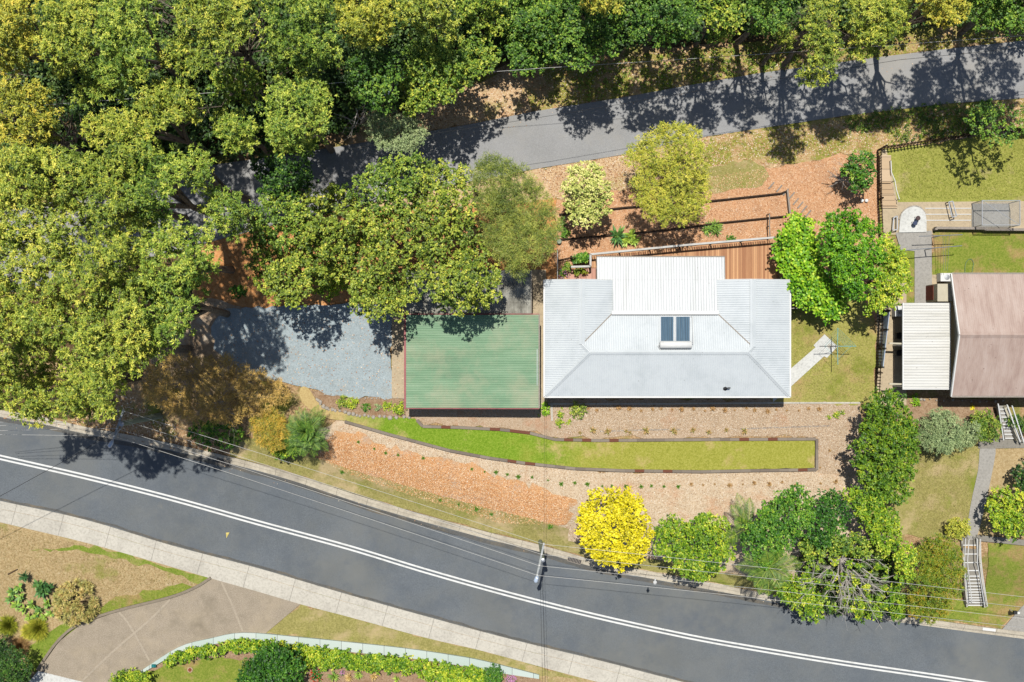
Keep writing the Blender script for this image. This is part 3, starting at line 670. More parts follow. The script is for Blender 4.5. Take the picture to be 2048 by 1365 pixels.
    # solar water heater (rests on the roof)
    def onN(u, v, dz=0):
        z_ = 3.9
        for _ in range(6): x, y = P(u, v, z_); z_ = fN(x, y)+dz
        return Vector((x, y, z_))
    s = thing('solar_water_heater', onN(1352, 668), 'blue twin panel solar water heater with white horizontal tank on the white roof', 'water heater'); so_ = tuple(s.location)
    for u0, u1 in ((1321, 1347.5), (1351.5, 1380)):
        cq = [onN(u0, 633, .11), onN(u1, 633, .11), onN(u1, 684, .11), onN(u0, 684, .11)]
        g = MB(so_); g.add([tuple(p) for p in cq] + [tuple(p-Vector((0, 0, .09))) for p in cq], [(3, 2, 1, 0)[::-1], (0, 1, 5, 4)[::-1], (1, 2, 6, 5)[::-1], (2, 3, 7, 6)[::-1], (3, 0, 4, 7)[::-1]])
        co_ = g.build('collector', M['solar'], s)
        fr = MB(so_)
        for a, b in zip(cq, cq[1:]+cq[:1]): fr.beam(a+Vector((0, 0, .012)), b+Vector((0, 0, .012)), .05, .05)
        fr.build('frame', M['metal'], co_)
        rb = MB(so_)
        for k in range(1, 6):
            a = cq[0].lerp(cq[1], k/6); b = cq[3].lerp(cq[2], k/6); rb.beam(a+Vector((0, 0, .006)), b+Vector((0, 0, .006)), .014, .012)
        rb.build('riser', M['dark'], co_)
    a = onN(1321, 690, .33); b = onN(1382, 690, .33)
    g = MB(so_); d = (b-a).normalized(); g.tube([a-d*.06, a, b, b+d*.06], [.2, .27, .27, .2], 20); g.build('tank', M['whitepaint'], s, True)
    for q in (onN(1328, 695, .02), onN(1375, 695, .02)):
        g = MB(so_); g.beam(q+Vector((0, -.25, .03)), q+Vector((0, .45, .03)), .06, .05); g.build('bracket', M['metal'], s)
    g = MB(so_); g.tube([b+Vector((.02, .05, .1)), b+Vector((.15, .1, 0)), onN(1386, 660, .1), onN(1385, 634, .1), onN(1376, 633, .12)], .025, 6); g.build('pipe', M['whitepaint'], s)
    g = MB(so_); g.tube([a+Vector((-.08, .0, .1)), a+Vector((-.15, -.08, -.1)), onN(1322, 702, .06)], .025, 6); g.build('pipe', M['whitepaint'], s)
    # under the patio and between the wings: deck level slab handled by deck
    return dict(xl=xl, xr=xr, ys=ys, yn=yn, yt=yt, py0=py0)
HS = house()

def garage():
    z0, z1 = 2.85, 2.6
    x0 = P(811.5, 0, z0)[0]; x1 = P(1077, 0, z0)[0]; y0 = P(0, 816, z1)[1]; y1 = P(0, 630, z0)[1]
    o = ((x0+x1)/2, (y0+y1)/2, 0)
    t = thing('garage', o, 'green corrugated roofed garage with faded red gutters beside the white house', 'garage')
    zf = lambda x, y: z1+(z0-z1)*(x-x0)/(x1-x0)
    m = MB(o); corr(m, [(x0, y0), (x1, y0), (x1, y1), (x0, y1)], zf, 1, .125, .034); m.build('roof', M['green_roof'], t)
    m = MB(o)
    m.beam((x0-.07, y0-.1, z1-.04), (x0-.07, y1+.1, z1-.04), .15, .14); m.build('gutter', M['red_trim'], t)
    m = MB(o); m.beam((x0-.13, y0-.05, z1-.05), (x1+.05, y0-.05, z0-.05), .06, .16); m.build('fascia', M['red_trim'], t)
    m = MB(o); m.beam((x0-.13, y1+.05, z1-.05), (x1+.05, y1+.05, z0-.05), .06, .16); m.build('fascia', M['red_trim'], t)
    m = MB(o); m.beam((x1+.05, y0-.02, z0-.02), (x1+.05, y1+.02, z0-.02), .10, .12); m.build('fascia', M['palegrey'], t)
    m = MB(o); m.tube([(x1-.1, y0+1.6, z0+.05), (x1-.1, y0+4.2, z0+.05)], .025, 6); m.build('conduit', M['metal'], t)
    m = MB(o); m.prism([(x0+.25, y0+.25), (x1-.25, y0+.25), (x1-.25, y1-.2), (x0+.25, y1-.2)], -.8, lambda x, y: zf(x, y)-.04); m.build('wall', M['render'], t)
    for k in range(2):
        ya = y0+.6+k*3.1; m = MB(o); m.box(x0+.2, x0+.247, ya, ya+2.7, .1, 2.2)
        d = m.build('garage_door', M['green_roof'], t)
        m = MB(o); m.box(x0+.16, x0+.199, ya+1.25, ya+1.45, 1.0, 1.05); m.build('handle', M['dark'], d)
    # lean-to
    z0, z1 = 2.5, 2.3
    x0 = P(812, 0, z0)[0]; x1 = P(1062, 0, z0)[0]; y0 = P(0, 627, 2.35)[1]; y1 = P(0, 541, z0)[1]; o = ((x0+x1)/2, (y0+y1)/2, 0)
    t = thing('lean_to_shed', o, 'low grey weathered corrugated shed roof under the trees behind the green garage', 'shed')
    zf = lambda x, y: z1+(z0-z1)*(y-y0)/(y1-y0)
    m = MB(o)
    for k in range(4):
        a = y0+(y1-y0)*k/4; b = y0+(y1-y0)*(k+1)/4
        corr(m, [(x0, a), (x1, a), (x1, b), (x0, b)], lambda x, y, k=k: zf(x, y)+.02*(3-k)*0+.035*((b-y)/(b-a) if False else (y-a)/(b-a)*-1+1)*.6, 0, .15, .035, .02)
    m.build('roof', M['grey_sheet'], t)
    m = MB(o); m.beam((x1+.03, y0, z1-.03), (x1+.03, y1, z0-.03), .05, .14); m.beam((x0, y0-.04, z1-.03), (x1, y0-.04, z1-.03), .05, .14); m.build('fascia', M['palegrey'], t)
    for x in np.linspace(x0+.2, x1-.2, 4):
        m = MB(o); m.box(x-.05, x+.05, y1-.3, y1-.2, 0, z0-.08); m.build('post', M['palegrey'], t)
    m = MB(o); m.prism([(x0+.1, y0+.05), (x1-.1, y0+.05), (x1-.1, y0+.15), (x0+.1, y0+.15)], 0, z1-.05); m.build('wall', M['palegrey'], t)
garage()

def neighbour_house():
    ze = 3.0; xl = P(1903, 0, ze)[0]; y1 = P(0, 549, ze)[1]; y0 = P(0, 792, ze)[1]; yr = (y0+y1)/2; zr = 4.5; xr = xl+14
    o = (xl+7, yr, 0)
    t = thing('gabled_house', o, 'neighbouring house with a faded pink corrugated gable roof', 'house')
    s = (zr-ze)/(y1-yr); m = MB(o)
    corr(m, [(xl, y0), (xr, y0), (xr, yr), (xl, yr)], lambda x, y: ze+s*(y-y0), 0, .152, .022)
    corr(m, [(xl, yr), (xr, yr), (xr, y1), (xl, y1)], lambda x, y: ze+s*(y1-y), 0, .152, .022)
    m.build('roof', M['pink_roof'], t)
    m = MB(o); up = .09
    m.add([(xl-.02, yr-.22, zr-.055), (xl-.02, yr, zr+up), (xl-.02, yr+.22, zr-.055), (xr, yr-.22, zr-.055), (xr, yr, zr+up), (xr, yr+.22, zr-.055)], [(0, 3, 4, 1), (1, 4, 5, 2)]); m.build('ridge_cap', M['pink_roof'], t)
    m = MB(o)
    for a, b in (((xl-.03, y0-.03, ze-.03), (xl-.03, yr, zr-.03)), ((xl-.03, yr, zr-.03), (xl-.03, y1+.03, ze-.03))): m.beam(a, b, .09, .2)
    m.build('bargeboard', M['whitepaint'], t)
    for y in (y0-.06, y1+.06):
        m = MB(o); m.beam((xl, y, ze-.06), (xr, y, ze-.06), .12, .12); m.build('gutter', M['palegrey'], t)
    m = MB(o); e = .45
    m.box(xl+e, xr-e, y0+e, y1-e, -.8, ze-.02)
    m.add([(xl+e+.01, y0+e, ze-.02), (xl+e+.01, yr, zr-.1), (xl+e+.01, y1-e, ze-.02)], [(0, 1, 2)])
    m.build('wall', M['render'], t)
    def window(x, y, w_, h_, z0, nx, ny):
        tx, ty = -ny, nx; f = MB(o)
        for s_ in (-1, 1): f.beam((x+tx*s_*w_/2+nx*.02, y+ty*s_*w_/2+ny*.02, z0), (x+tx*s_*w_/2+nx*.02, y+ty*s_*w_/2+ny*.02, z0+h_), .07, .07)
        for zz in (z0, z0+h_): f.beam((x-tx*w_/2+nx*.025, y-ty*w_/2+ny*.025, zz), (x+tx*w_/2+nx*.025, y+ty*w_/2+ny*.025, zz), .08, .07)
        fo = f.build('window', M['whitepaint'], t); g = MB(o)
        g.beam((x-tx*(w_/2-.03)+nx*.012, y-ty*(w_/2-.03)+ny*.012, z0+h_/2), (x+tx*(w_/2-.03)+nx*.012, y+ty*(w_/2-.03)+ny*.012, z0+h_/2), .02, h_-.06); g.build('pane', M['winglass'], fo)
    for x in (xl+2, xl+5): window(x, y0+e, 1.4, 1.1, .9, 0, -1); window(x, y1-e, 1.4, 1.1, .9, 0, 1)
    # carport
    za = 2.6; x0 = P(1808, 0, za)[0]; x1 = P(1901, 0, za)[0]; ya = P(0, 777, za)[1]; yb = P(0, 606, za)[1]; o2 = ((x0+x1)/2, (ya+yb)/2, 0)
    t2 = thing('side_patio_cover', o2, 'flat cream ribbed patio cover against the pink roofed house', 'patio cover')
    m = MB(o2); corr(m, [(x0, ya), (x1, ya), (x1, yb), (x0, yb)], lambda x, y: za-.05+.1*(x-x0)/(x1-x0), 1, .2, .05, .025, True); m.build('roof', M['cream_roof'], t2)
    m = MB(o2); m.beam((x0-.05, ya, za-.08), (x0-.05, yb, za-.08), .09, .12); m.beam((x0-.1, ya-.05, za-.06), (x1, ya-.05, za+.02), .08, .12); m.build('gutter', M['whitepaint'], t2)
    for y in (ya+.1, (ya+yb)/2, yb-.1):
        m = MB(o2); m.box(x0-.01, x0+.08, y-.045, y+.045, 0, za-.1); m.build('post', M['whitepaint'], t2)
    for v in (687, 768):
        m = MB(o2); a = P(1778, v, 2.3); b = P(1808, v+1, 2.3); m.beam((a[0], a[1], 2.3), (b[0]+.1, b[1], 2.3), .12, .14); m.build('beam', M['render'], t2)
    # dark shade-cloth side awning under the cover: paved side area
    # outbuilding nook
    x0, yb_ = P(1875, 568, 2.4); x1, ya_ = P(1905, 606, 2.4); o3 = ((x0+x1)/2, (ya_+yb_)/2, 0)
    m = MB(o3); m.box(x0, x1-.02, ya_+.1, yb_, 0, 2.4); q = m.build('laundry_annex', M['render']); q.location = o3
    tag(q, 'small flat cream annex tucked between patio cover and pink roofed house', 'annex')
    x0, yb_ = P(1866, 571, 1.6); x1, ya_ = P(1874, 600, 1.6); o3 = ((x0+x1)/2, (ya_+yb_)/2, 0)
    m = MB(o3); m.box(x0, x1, ya_, yb_, 0, 1.6); q = m.build('brick_pier', M['brick']); q.location = o3
    tag(q, 'red brick pier beside the small cream annex', 'brick pier')
neighbour_house()

def aircon(u, v, w, d, h, rz, label):
    x, y = P(u, v, h); z = T(x, y)+.12
    t = empty('air_conditioner', (x, y, z), label, 'air conditioner', rz=rz)
    m = MB(); m.box(-w/2, w/2, -d/2, d/2, .06, h); m.build('casing', M['whitepaint'], t)
    m = MB(); m.box(-w/2+.05, w/2-.05, -d/2-.012, -d/2+.002, .12, h-.05); m.build('grille', M['dark'], t)
    m = MB(); m.lathe((0, 0, h), [(.2, .001), (.2, .02), (.05, .03)], 16); m.build('top_cap', M['metal'], t)
    for s in (-1, 1):
        m = MB(); m.box(s*w*.35-.03, s*w*.35+.03, -d/2, d/2, 0, .058); m.build('foot', M['dark'], t)
aircon(1893, 555, .95, .6, .8, 0, 'white air conditioner unit at the back corner of the pink roofed house')
aircon(1799, 623, .75, .7, .8, math.pi/2, 'white air conditioner unit west of the cream patio cover')

# ------------------------------------------------------------------ deck and railing
def deck():
    zd = .38
    A = P(1183, 513, zd); B = P(1552, 480, zd); C_ = P(1556, 566, zd); D = P(1183, 536, zd)
    o = ((A[0]+B[0])/2, (A[1]+D[1])/2, 0)
    t = thing('timber_deck', o, 'reddish timber deck with white railing along the north of the white house', 'deck')
    poly = [D, (D[0], HS['yt']-.3), (HS['xr']-.9, HS['yt']-.3), C_, B, A]
    poly = [D, P(1200, 536, zd), P(1200, 566, zd), C_, B, A]
    m = MB(o); m.prism(poly, zd-.12, zd); m.build('deck_floor', M['deck'], t)
    # railing: from lower-left return, up, along to the right
    zt = zd+1.28
    pts = [P(1142, 534, zt), P(1181, 533, zt), P(1181, 509, zt), P(1365, 491, zt), P(1551, 475, zt)]
    m = MB(o)
    for a, b in zip(pts[:-1], pts[1:]): m.beam((a[0], a[1], zt), (b[0], b[1], zt), .14, .05)
    m.build('handrail', M['railwhite'], t)
    bl = MB(o); lowr = MB(o)
    for a, b in zip(pts[:-1], pts[1:]):
        a = np.array(a); b = np.array(b); n = int(np.linalg.norm(b-a)/.17)
        for k in range(1, n):
            p = a+(b-a)*k/n; bl.beam((p[0], p[1], zd+.06), (p[0], p[1], zt-.03), .045, .045)
        lowr.beam((a[0], a[1], zd+.08), (b[0], b[1], zd+.08), .05, .05)
    bl.build('balusters', M['fencewood'], t); lowr.build('bottom_rail', M['fencewood'], t)
    for a, b in zip(pts[:-1], pts[1:]):
        a = np.array(a); b = np.array(b); n = max(1, int(np.linalg.norm(b-a)/1.9))
        for k in range(n):
            p = a+(b-a)*k/n; m = MB(o); m.box(p[0]-.05, p[0]+.05, p[1]-.05, p[1]+.05, 0, zt-.03); m.build('post', M['fencewood'], t)
    # brick landing
deck()
sheet('brick_paving', [(1136, 541), (1200, 536), (1200, 566), (1136, 566)], M['brickpave'], .30, skirt=.3)

# ------------------------------------------------------------------ sleeper edging and low walls
def edging(name, px, h, w, mat, label, cat, seg=.7, tint=True, smooth=0, emb=.25):
    line = cr(px, smooth) if smooth else px
    pts = [G(u, v) for u, v in line]; c = pts[len(pts)//2]
    vs = []; fs = []; tt = []
    P2 = [Vector((p[0], p[1])) for p in pts]
    for i in range(len(P2)-1):
        a, b = P2[i], P2[i+1]; L_ = (b-a).length
        if L_ < 1e-4: continue
        k = max(1, round(L_/seg)) if L_ > seg*.5 else 1
        d = (b-a)/L_; n_ = Vector((-d.y, d.x))*w/2
        for j in range(k):
            p = a+(b-a)*(j/k); q = a+(b-a)*((j+1)/k)-d*.006
            zz = T(*((p+q)/2))+h+random.uniform(-.012, .012)
            b0 = len(vs)
            for zc in (zz-h-emb, zz):
                for e in (p-n_, q-n_, q+n_, p+n_): vs.append((e.x-c[0], e.y-c[1], zc-c[2]))
            fs += [tuple(b0+x for x in f) for f in ((3, 2, 1, 0), (4, 5, 6, 7), (0, 1, 5, 4), (1, 2, 6, 5), (2, 3, 7, 6), (3, 0, 4, 7))]
            tv = random.choice([0, .1, .3, .45, .2, .05, .25, .5, .15, .8]) if tint else random.random()
            tt += [tv]*6
    me = bpy.data.meshes.new(name); me.from_pydata(vs, [], fs)
    at = me.attributes.new('tint', 'FLOAT', 'FACE'); at.data.foreach_set('value', tt)
    o = link(name, me, mat); o.location = c; return tag(o, label, cat)
edging('sleeper_edging', [(834, 840), (846, 853), (920, 855), (1000, 859), (1060, 866), (1110, 879), (1200, 881), (1420, 879), (1630, 878)], .28, .2, M['sleeper'], 'timber sleeper edging between the gravelly bed and the lawn strip', 'sleeper edging')
edging('sleeper_edging', [(1632, 878), (1632, 939), (1500, 941), (1400, 943), (1250, 941), (1150, 937), (1050, 926), (980, 916), (900, 901), (780, 869), (690, 843)], .28, .2, M['sleeper'], 'timber sleeper edging holding the south side of the lawn strip above the bark bank', 'sleeper edging')
edging('garden_retaining_wall', [(1118, 480), (1200, 473), (1330, 461), (1445, 446), (1573, 433)], .35, .09, M['fencewood'], 'dark low timber retaining wall nearest the deck in the mulch garden', 'retaining wall', 2.2)
edging('garden_retaining_wall', [(1118, 430), (1250, 416), (1421, 403), (1560, 388), (1575, 382)], .35, .10, M['fencewood'], 'dark low timber retaining wall furthest from the deck in the mulch garden', 'retaining wall', 2.2)
edging('garden_retaining_wall', [(1572, 382), (1577, 428)], .5, .12, M['palegrey'], 'short grey return wall at the foot of the log steps in the mulch garden', 'retaining wall', 1.5)
edging('neighbour_retaining_wall', [(1866, 462), (1866, 458), (1960, 459), (1965, 461), (2200, 462)], .7, .18, M['palegrey'], 'grey retaining wall between the tan paving and the neighbour grass', 'retaining wall', 2)
edging('neighbour_retaining_wall', [(1950, 1075), (1990, 1079), (2048, 1085), (2200, 1096)], .25, .42, M['conc_dark'], 'weathered retaining wall east from the top of the handrailed stairs', 'retaining wall', 2)
edging('concrete_edge', [(1095, 808), (1300, 808), (1560, 806), (1720, 806)], .12, .12, M['concrete'], 'pale concrete edge along the top of the gravelly bed below the house', 'garden edge', 2)
edging('concrete_edge', [(1103, 808), (1104, 842)], .12, .14, M['concrete'], 'short concrete strip crossing the bed at the southwest corner of the white house', 'garden edge', 2)
edging('timber_border', [(1200, 863), (1300, 860), (1480, 858), (1660, 852)], .07, .10, M['palegrey'], 'thin pale border line through the gravelly bed', 'garden edge', 2)
def rocks(px, name, label, r0=.1, r1=.2, gap=.3):
    line = dens([G(u, v)[:2] for u, v in cr(px, 4)], gap, False); c = line[len(line)//2]; z = T(*c)
    root = empty(name, (c[0], c[1], z), label, 'rock border')
    for x, y in line:
        m = MB((c[0], c[1], z)); r = random.uniform(r0, r1); zz = T(x, y)+.13; b = []
        n = 7; rr = [random.uniform(.75, 1.15) for _ in range(n)]; ro = random.random()*6
        x += random.uniform(-.06, .06); y += random.uniform(-.06, .06)
        for l, (s, h) in enumerate(((1, -.1), (.95, .35), (.55, .7))):
            for k in range(n): t = ro+k*2*math.pi/n; b.append((x+math.cos(t)*r*s*rr[k], y+math.sin(t)*r*s*rr[k], zz+h*r))
        m.add(b, [(l*n+k, l*n+(k+1) % n, (l+1)*n+(k+1) % n, (l+1)*n+k) for l in range(2) for k in range(n)] + [tuple(2*n+k for k in range(n))])
        m.build('rock', M['rock'], root)
rocks([(634, 798), (646, 812), (665, 819), (700, 826), (730, 832), (770, 834), (820, 836)], 'rock_border', 'curved border of small pale rocks between the shrub bed and the lawn strip')
rocks([(650, 788), (700, 795), (760, 796), (808, 797)], 'rock_border', 'thin straight line of pale stones along the south side of the gravel drive', .06, .1, .25)
rocks([(2005, 803), (1940, 802), (1870, 800), (1830, 797)], 'rock_border', 'row of pale stones edging the bed below the pink roofed house', .06, .13, .5)

# steps of logs in mulch
for i, (u, v) in enumerate([(1537, 378), (1553, 384), (1578, 398), (1586, 410), (1595, 417), (1603, 425), (1611, 434), (1566, 391)]):
    a = G(u, v, .09); b = G(u+11, v-13, .09); m = MB(a); m.beam((a[0], a[1], a[2]), (b[0], b[1], b[2]), .10, .1)
    o = m.build('step_log', M['palegrey']); o.location = a
    order = ['first', 'second', 'fourth', 'fifth', 'sixth', 'seventh', 'last', 'third'][i]
    tag(o, f'{order} pale diagonal step log counted from the top of the mulch garden steps', 'step log', 'diagonal log steps in the mulch garden')

# ------------------------------------------------------------------ fences
def fence(name, px, h, label, mat, gap=.13, pw=.07, rails=2, post=2.0, solid=False, cat='fence', dz=0):
    pts = [G(u, v) for u, v in px]; c = pts[0]
    t = thing(name, c, label, cat); pl = MB(c); rl = MB(c)
    for a, b in zip(pts[:-1], pts[1:]):
        A = np.array(a); B = np.array(b); L_ = np.linalg.norm((B-A)[:2]); n = max(1, int(L_/gap))
        d = (B-A)/L_; nn = np.array([-d[1], d[0], 0])
        for k in range(n):
            p = A+(B-A)*(k+.5)/n; p[2] = T(p[0], p[1])
            hh = h+random.uniform(-.03, .03)
            q0 = p-d*pw/2; q1 = p+d*pw/2; lean = nn*random.uniform(-.015, .015)
            pl.add([tuple(q0-nn*.01), tuple(q1-nn*.01), tuple(q1+nn*.01), tuple(q0+nn*.01)] +
                   [tuple(x+lean+np.array([0, 0, hh])) for x in (q0-nn*.01, q1-nn*.01, q1+nn*.01, q0+nn*.01)],
                   [(3, 2, 1, 0), (4, 5, 6, 7), (0, 1, 5, 4), (1, 2, 6, 5), (2, 3, 7, 6), (3, 0, 4, 7)])
        for r in range(rails):
            zz = h*(.3+.5*r/(max(1, rails-1)))
            rl.beam(tuple(A+nn*.035+np.array([0, 0, zz])), tuple(B+nn*.035+np.array([0, 0, zz])), .045, .07)
        m_ = max(1, int(L_/post))
        for k in range(m_+1):
            p = A+(B-A)*k/m_; m = MB(c); zz = T(p[0], p[1]); m.box(p[0]-.05+nn[0]*.09, p[0]+.05+nn[0]*.09, p[1]-.05+nn[1]*.09, p[1]+.05+nn[1]*.09, zz-.2, zz+h-.05); m.build('post', mat, t)
    pl.build('palings', mat, t); rl.build('rail', mat, t)
    return t
fence('paling_fence', [(1752, 302), (1753, 400), (1756, 470)], 1.3, 'dark paling fence between the mulch garden and the neighbour steps', M['fencewood'], .2, .05)
fence('boundary_fence', [(1756, 600), (1752, 690), (1747, 800)], 1.5, 'dark boundary fence east of the clothesline yard', M['fencewood'], .22, .06)
fence('roadside_picket_fence', [(1764, 299), (1850, 286), (1985, 267)], 1.3, 'leaning dark picket fence of spaced palings beside the upper road', M['fencewood'], .24, .09)
fence('solid_paling_fence', [(1990, 262), (2048, 266), (2200, 276)], 1.7, 'solid brown paling fence at the right end of the upper road verge', M['fencewood'], .105, .1)
fence('short_garden_fence', [(1116, 523), (1142, 517)], .9, 'short dark picket fence beside the brick landing', M['fencewood'], .12, .05)
fence('short_garden_fence', [(1143, 519), (1176, 512)], .9, 'short dark picket fence overgrown by a green climber west of the deck', M['fencewood'], .12, .05)
m_ = thing('shade_screen', G(1772, 690), 'pale blue grey screen standing along the neighbour side path', 'screen')
cc = tuple(m_.location); mm = MB(cc); a = P(1779, 622, 1.6); b = P(1766, 735, 1.6); mm.beam((a[0], a[1], .9), (b[0], b[1], .9), .04, 1.5); mm.build('panel', M['glass'], m_)
for k in range(4):
    mm = MB(cc); x = a[0]+(b[0]-a[0])*k/3; y = a[1]+(b[1]-a[1])*k/3; mm.box(x-.06, x+.06, y-.06, y+.06, 0, 1.75); mm.build('post', M['dark'], m_)
# neighbour west side rail + post line near path
def rail(name, pts, r, posts, mat, label, cat='handrail', pn='post'):
    """pts: top points with z; posts: indices where posts drop"""
    c = (pts[0][0], pts[0][1], T(pts[0][0], pts[0][1])); t = thing(name, c, label, cat)
    m = MB(c); m.tube(pts, r, 8); m.build('rail', mat, t)
    for i in posts:
        p = pts[i]; m = MB(c); m.tube([(p[0], p[1], T(p[0], p[1])-.1), p], r, 8, False); m.build('post', mat, t)
    return t
def top(u, v, h): 
    x, y, z = G(u, v, h); return (x, y, z)
rail('hand_rail', [top(1782, 322, .9), top(1783, 345, .9), top(1790, 362, .9), top(1793, 380, .9), top(1799, 399, .9)], .035, [0, 2, 4], M['whitepaint'], 'white curved handrail beside the neighbour timber steps')
rail('white_rail', [top(1115, 500, 1.0), top(1115, 530, 1.0), top(1115, 560, 1.0)], .03, [0, 1, 2], M['whitepaint'], 'thin pale upright rail line west of the brick landing')
rail('white_rail', [top(1539, 428, 1.0), top(1539, 452, 1.0), top(1540, 474, 1.0)], .045, [0, 1, 2], M['palegrey'], 'grey rail running from the mulch garden wall down to the deck', 'rail')
# neighbour timber steps
zs = [(309, 1.0), (365, .75), (378, .66), (390, .56), (400, .46), (411, .36)]
t = thing('timber_steps', G(1780, 400), 'tan timber steps climbing beside the dark paling fence', 'steps'); c = tuple(t.location)
for i in range(len(zs)):
    v0, z0 = zs[i]; v1 = zs[i+1][0] if i+1 < len(zs) else 416
    a = P(1764, v0, z0); b = P(1786+i*2.0, v1, z0)
    z0 *= .6
    m = MB(c); m.box(a[0], b[0], b[1]+.002, a[1], 0, z0); m.build('step', M['timbertan'], t)

# ------------------------------------------------------------------ stairs
def stairs(name, L0, R0, L1, R1, n, edges, label, gmat, emat, ztop=None, zbot=None, cheek=None):
    """quad stair from top edge L0-R0 to bottom edge L1-R1 in px; edges: fractions along"""
    c = G(*L1); t = thing(name, c, label, 'stairs')
    zt = G(*L0)[2] if ztop is None else ztop; zb = c[2] if zbot is None else zbot
    def pt(f, s, z):
        u = (L0[0]+(L1[0]-L0[0])*f)*(1-s)+(R0[0]+(R1[0]-R0[0])*f)*s; v = (L0[1]+(L1[1]-L0[1])*f)*(1-s)+(R0[1]+(R1[1]-R0[1])*f)*s
        return P(u, v, z)
    for i in range(len(edges)-1):
        f0, f1 = edges[i], edges[i+1]; z = zt+(zb-zt)*i/(len(edges)-1)+.05
        q = [pt(f0, 0, z), pt(f1, 0, z), pt(f1, 1, z), pt(f0, 1, z)]
        m = MB(c); m.prism(q, z-.6, z); s_ = m.build('step', gmat, t)
        a, b = pt(f1, 0, z), pt(f1, 1, z); m = MB(c); m.beam((a[0], a[1]+.035, z+.006), (b[0], b[1]+.035, z+.006), .075, .03); m.build('nosing', emat, s_)
    return t, pt, zt, zb
ed = [0, .135, .262, .385, .50, .58, .63, .68, .725, .77, .81, .85, .89, .925, .96, 1]
t, pt, zt, zb = stairs('garden_stairs', (1924, 1073), (1950, 1073), (1936, 1212), (1964, 1212), 15, ed, 'long grey concrete stairs with white handrails down to the road', M['conc_dark'], M['whitepaint'])
c = tuple(t.location)
for s, lab in ((.22, 'l'), (.5, 'l2'), (1.25, 'r'), (1.5, 'r2')):
    pass
def hrail(ua, va, ub, vb, um, vm, hz=.9):
    m = MB(c); pts = [top(ua, va, hz), top(um, vm, hz), top(ub, vb, hz)]
    m.tube(pts, .032, 8); q = m.build('handrail', M['whitepaint'], t)
    for p in pts:
        m = MB(c); m.tube([(p[0], p[1], T(p[0], p[1])-.2), p], .028, 8, False); m.build('upright', M['whitepaint'], q)
hrail(1931, 1077, 1936, 1208, 1929, 1125); hrail(1938, 1079, 1944, 1206, 1935, 1125)
hrail(1954, 1077, 1969, 1210, 1955, 1128); hrail(1961, 1078, 1975, 1213, 1962, 1128)
m = MB(c); a = G(1953, 1076, .25); b = G(1968, 1212, .3); m.beam(a, b, .18, .5); m.build('cheek_wall', M['concrete'], t)
m = MB(c); a = G(1922, 1080, .2); b = G(1932, 1212, .25); m.beam(a, b, .10, .4); m.build('cheek_wall', M['concrete'], t)
t, pt, _, _ = stairs('house_stairs', (1998, 812), (2006, 812), (2010, 878), (2030, 878), 9, [0, .12, .24, .36, .48, .58, .68, .78, .88, 1], 'narrow pale steps below the pink roofed house', M['conc_grey'], M['whitepaint'], 1.2, .16)
c = tuple(t.location)
for a, b in (((1996, 808, 2.0), (2007, 880, .9)), ((2014, 810, 2.0), (2040, 884, .9)), ((2024, 812, 2.0), (2048, 886, .9))):
    m = MB(c); p = P(*a); q = P(*b); m.beam((p[0], p[1], a[2]), (q[0], q[1], b[2]), .08, .08); qo = m.build('handrail', M['whitepaint'], t)
    m = MB(c); m.box(q[0]-.04, q[0]+.04, q[1]-.04, q[1]+.04, 0, b[2]); m.build('upright', M['whitepaint'], qo)
m = MB(c); p = P(2016, 814, 1.4); q = P(2036, 880, .5); m.beam((p[0], p[1], .7), (q[0], q[1], .3), .35, .8); m.build('cheek_wall', M['render'], t)

# ------------------------------------------------------------------ power poles and wires
def pole(name, u, v, zt, arm, label, r0=.17, r1=.13, lamp=None, base=None, armz=-.35):
    x, y = P(u, v, zt); z0 = T(x, y); c = (x, y, z0); t = thing(name, c, label, 'power pole')
    m = MB(c); m.tube([(x, y, z0-.3), (x, y, zt)], [r0, r1], 14); m.build('pole', M['polewood'], t)
    m = MB(c); m.lathe((x, y, zt), [(r1+.015, 0), (r1+.01, .05), (.03, .08)], 14); m.build('pole_cap', M['metal'], t)
    ends = []
    if arm:
        za = zt+armz; a = P(arm[0], arm[1], za); b = P(arm[2], arm[3], za)
        nn = Vector((b[1]-a[1], a[0]-b[0], 0)).normalized()*(r1+.08)
        m = MB(c); m.beam((a[0], a[1], za), (b[0], b[1], za), .13, .12); m.build('crossarm', M['crossarm'], t)
        for f in (.03, .34, .68, .97):
            px_, py_ = a[0]+(b[0]-a[0])*f, a[1]+(b[1]-a[1])*f; ends.append((px_, py_, za+.2))
            m = MB(c); m.lathe((px_, py_, za+.06), [(.03, 0), (.06, .04), (.035, .07), (.06, .11), (.03, .15)], 10); m.build('insulator', M['whitepaint'], t)
    if lamp:
        lu, lv, lz, au, av = lamp; p = P(lu, lv, lz); q = (x, y, zt-.7)
        m = MB(c); m.tube([q, ((x+p[0])/2, (y+p[1])/2, lz+.12), (p[0], p[1], lz+.05)], .035, 8); la = m.build('lamp_arm', M['metal'], t)
        m = MB(c); d = Vector((p[0]-x, p[1]-y, 0)).normalized()*.3
        m.tube([(p[0]-d.x, p[1]-d.y, lz), (p[0]-d.x*.3, p[1]-d.y*.3, lz+.02), (p[0]+d.x*.6, p[1]+d.y*.6, lz), (p[0]+d.x, p[1]+d.y, lz-.02)], [.05, .14, .16, .06], 12); m.build('lamp_head', M['glass'], la, True)
    return t, ends
t1, E1 = pole('power_pole', 243, 848, 7.6, (247, 820, 229, 874), 'timber power pole with crossarm and street lamp at the left bend of the road', .24, .17, (222, 888, 7.3, 0, 0))
t2, E2 = pole('power_pole', 1086, 1121, 6.0, (1088, 1086, 1074, 1152), 'power pole with pale crossarm standing at the kerb mid road', .17, .13, (1073, 1158, 5.6, 0, 0))
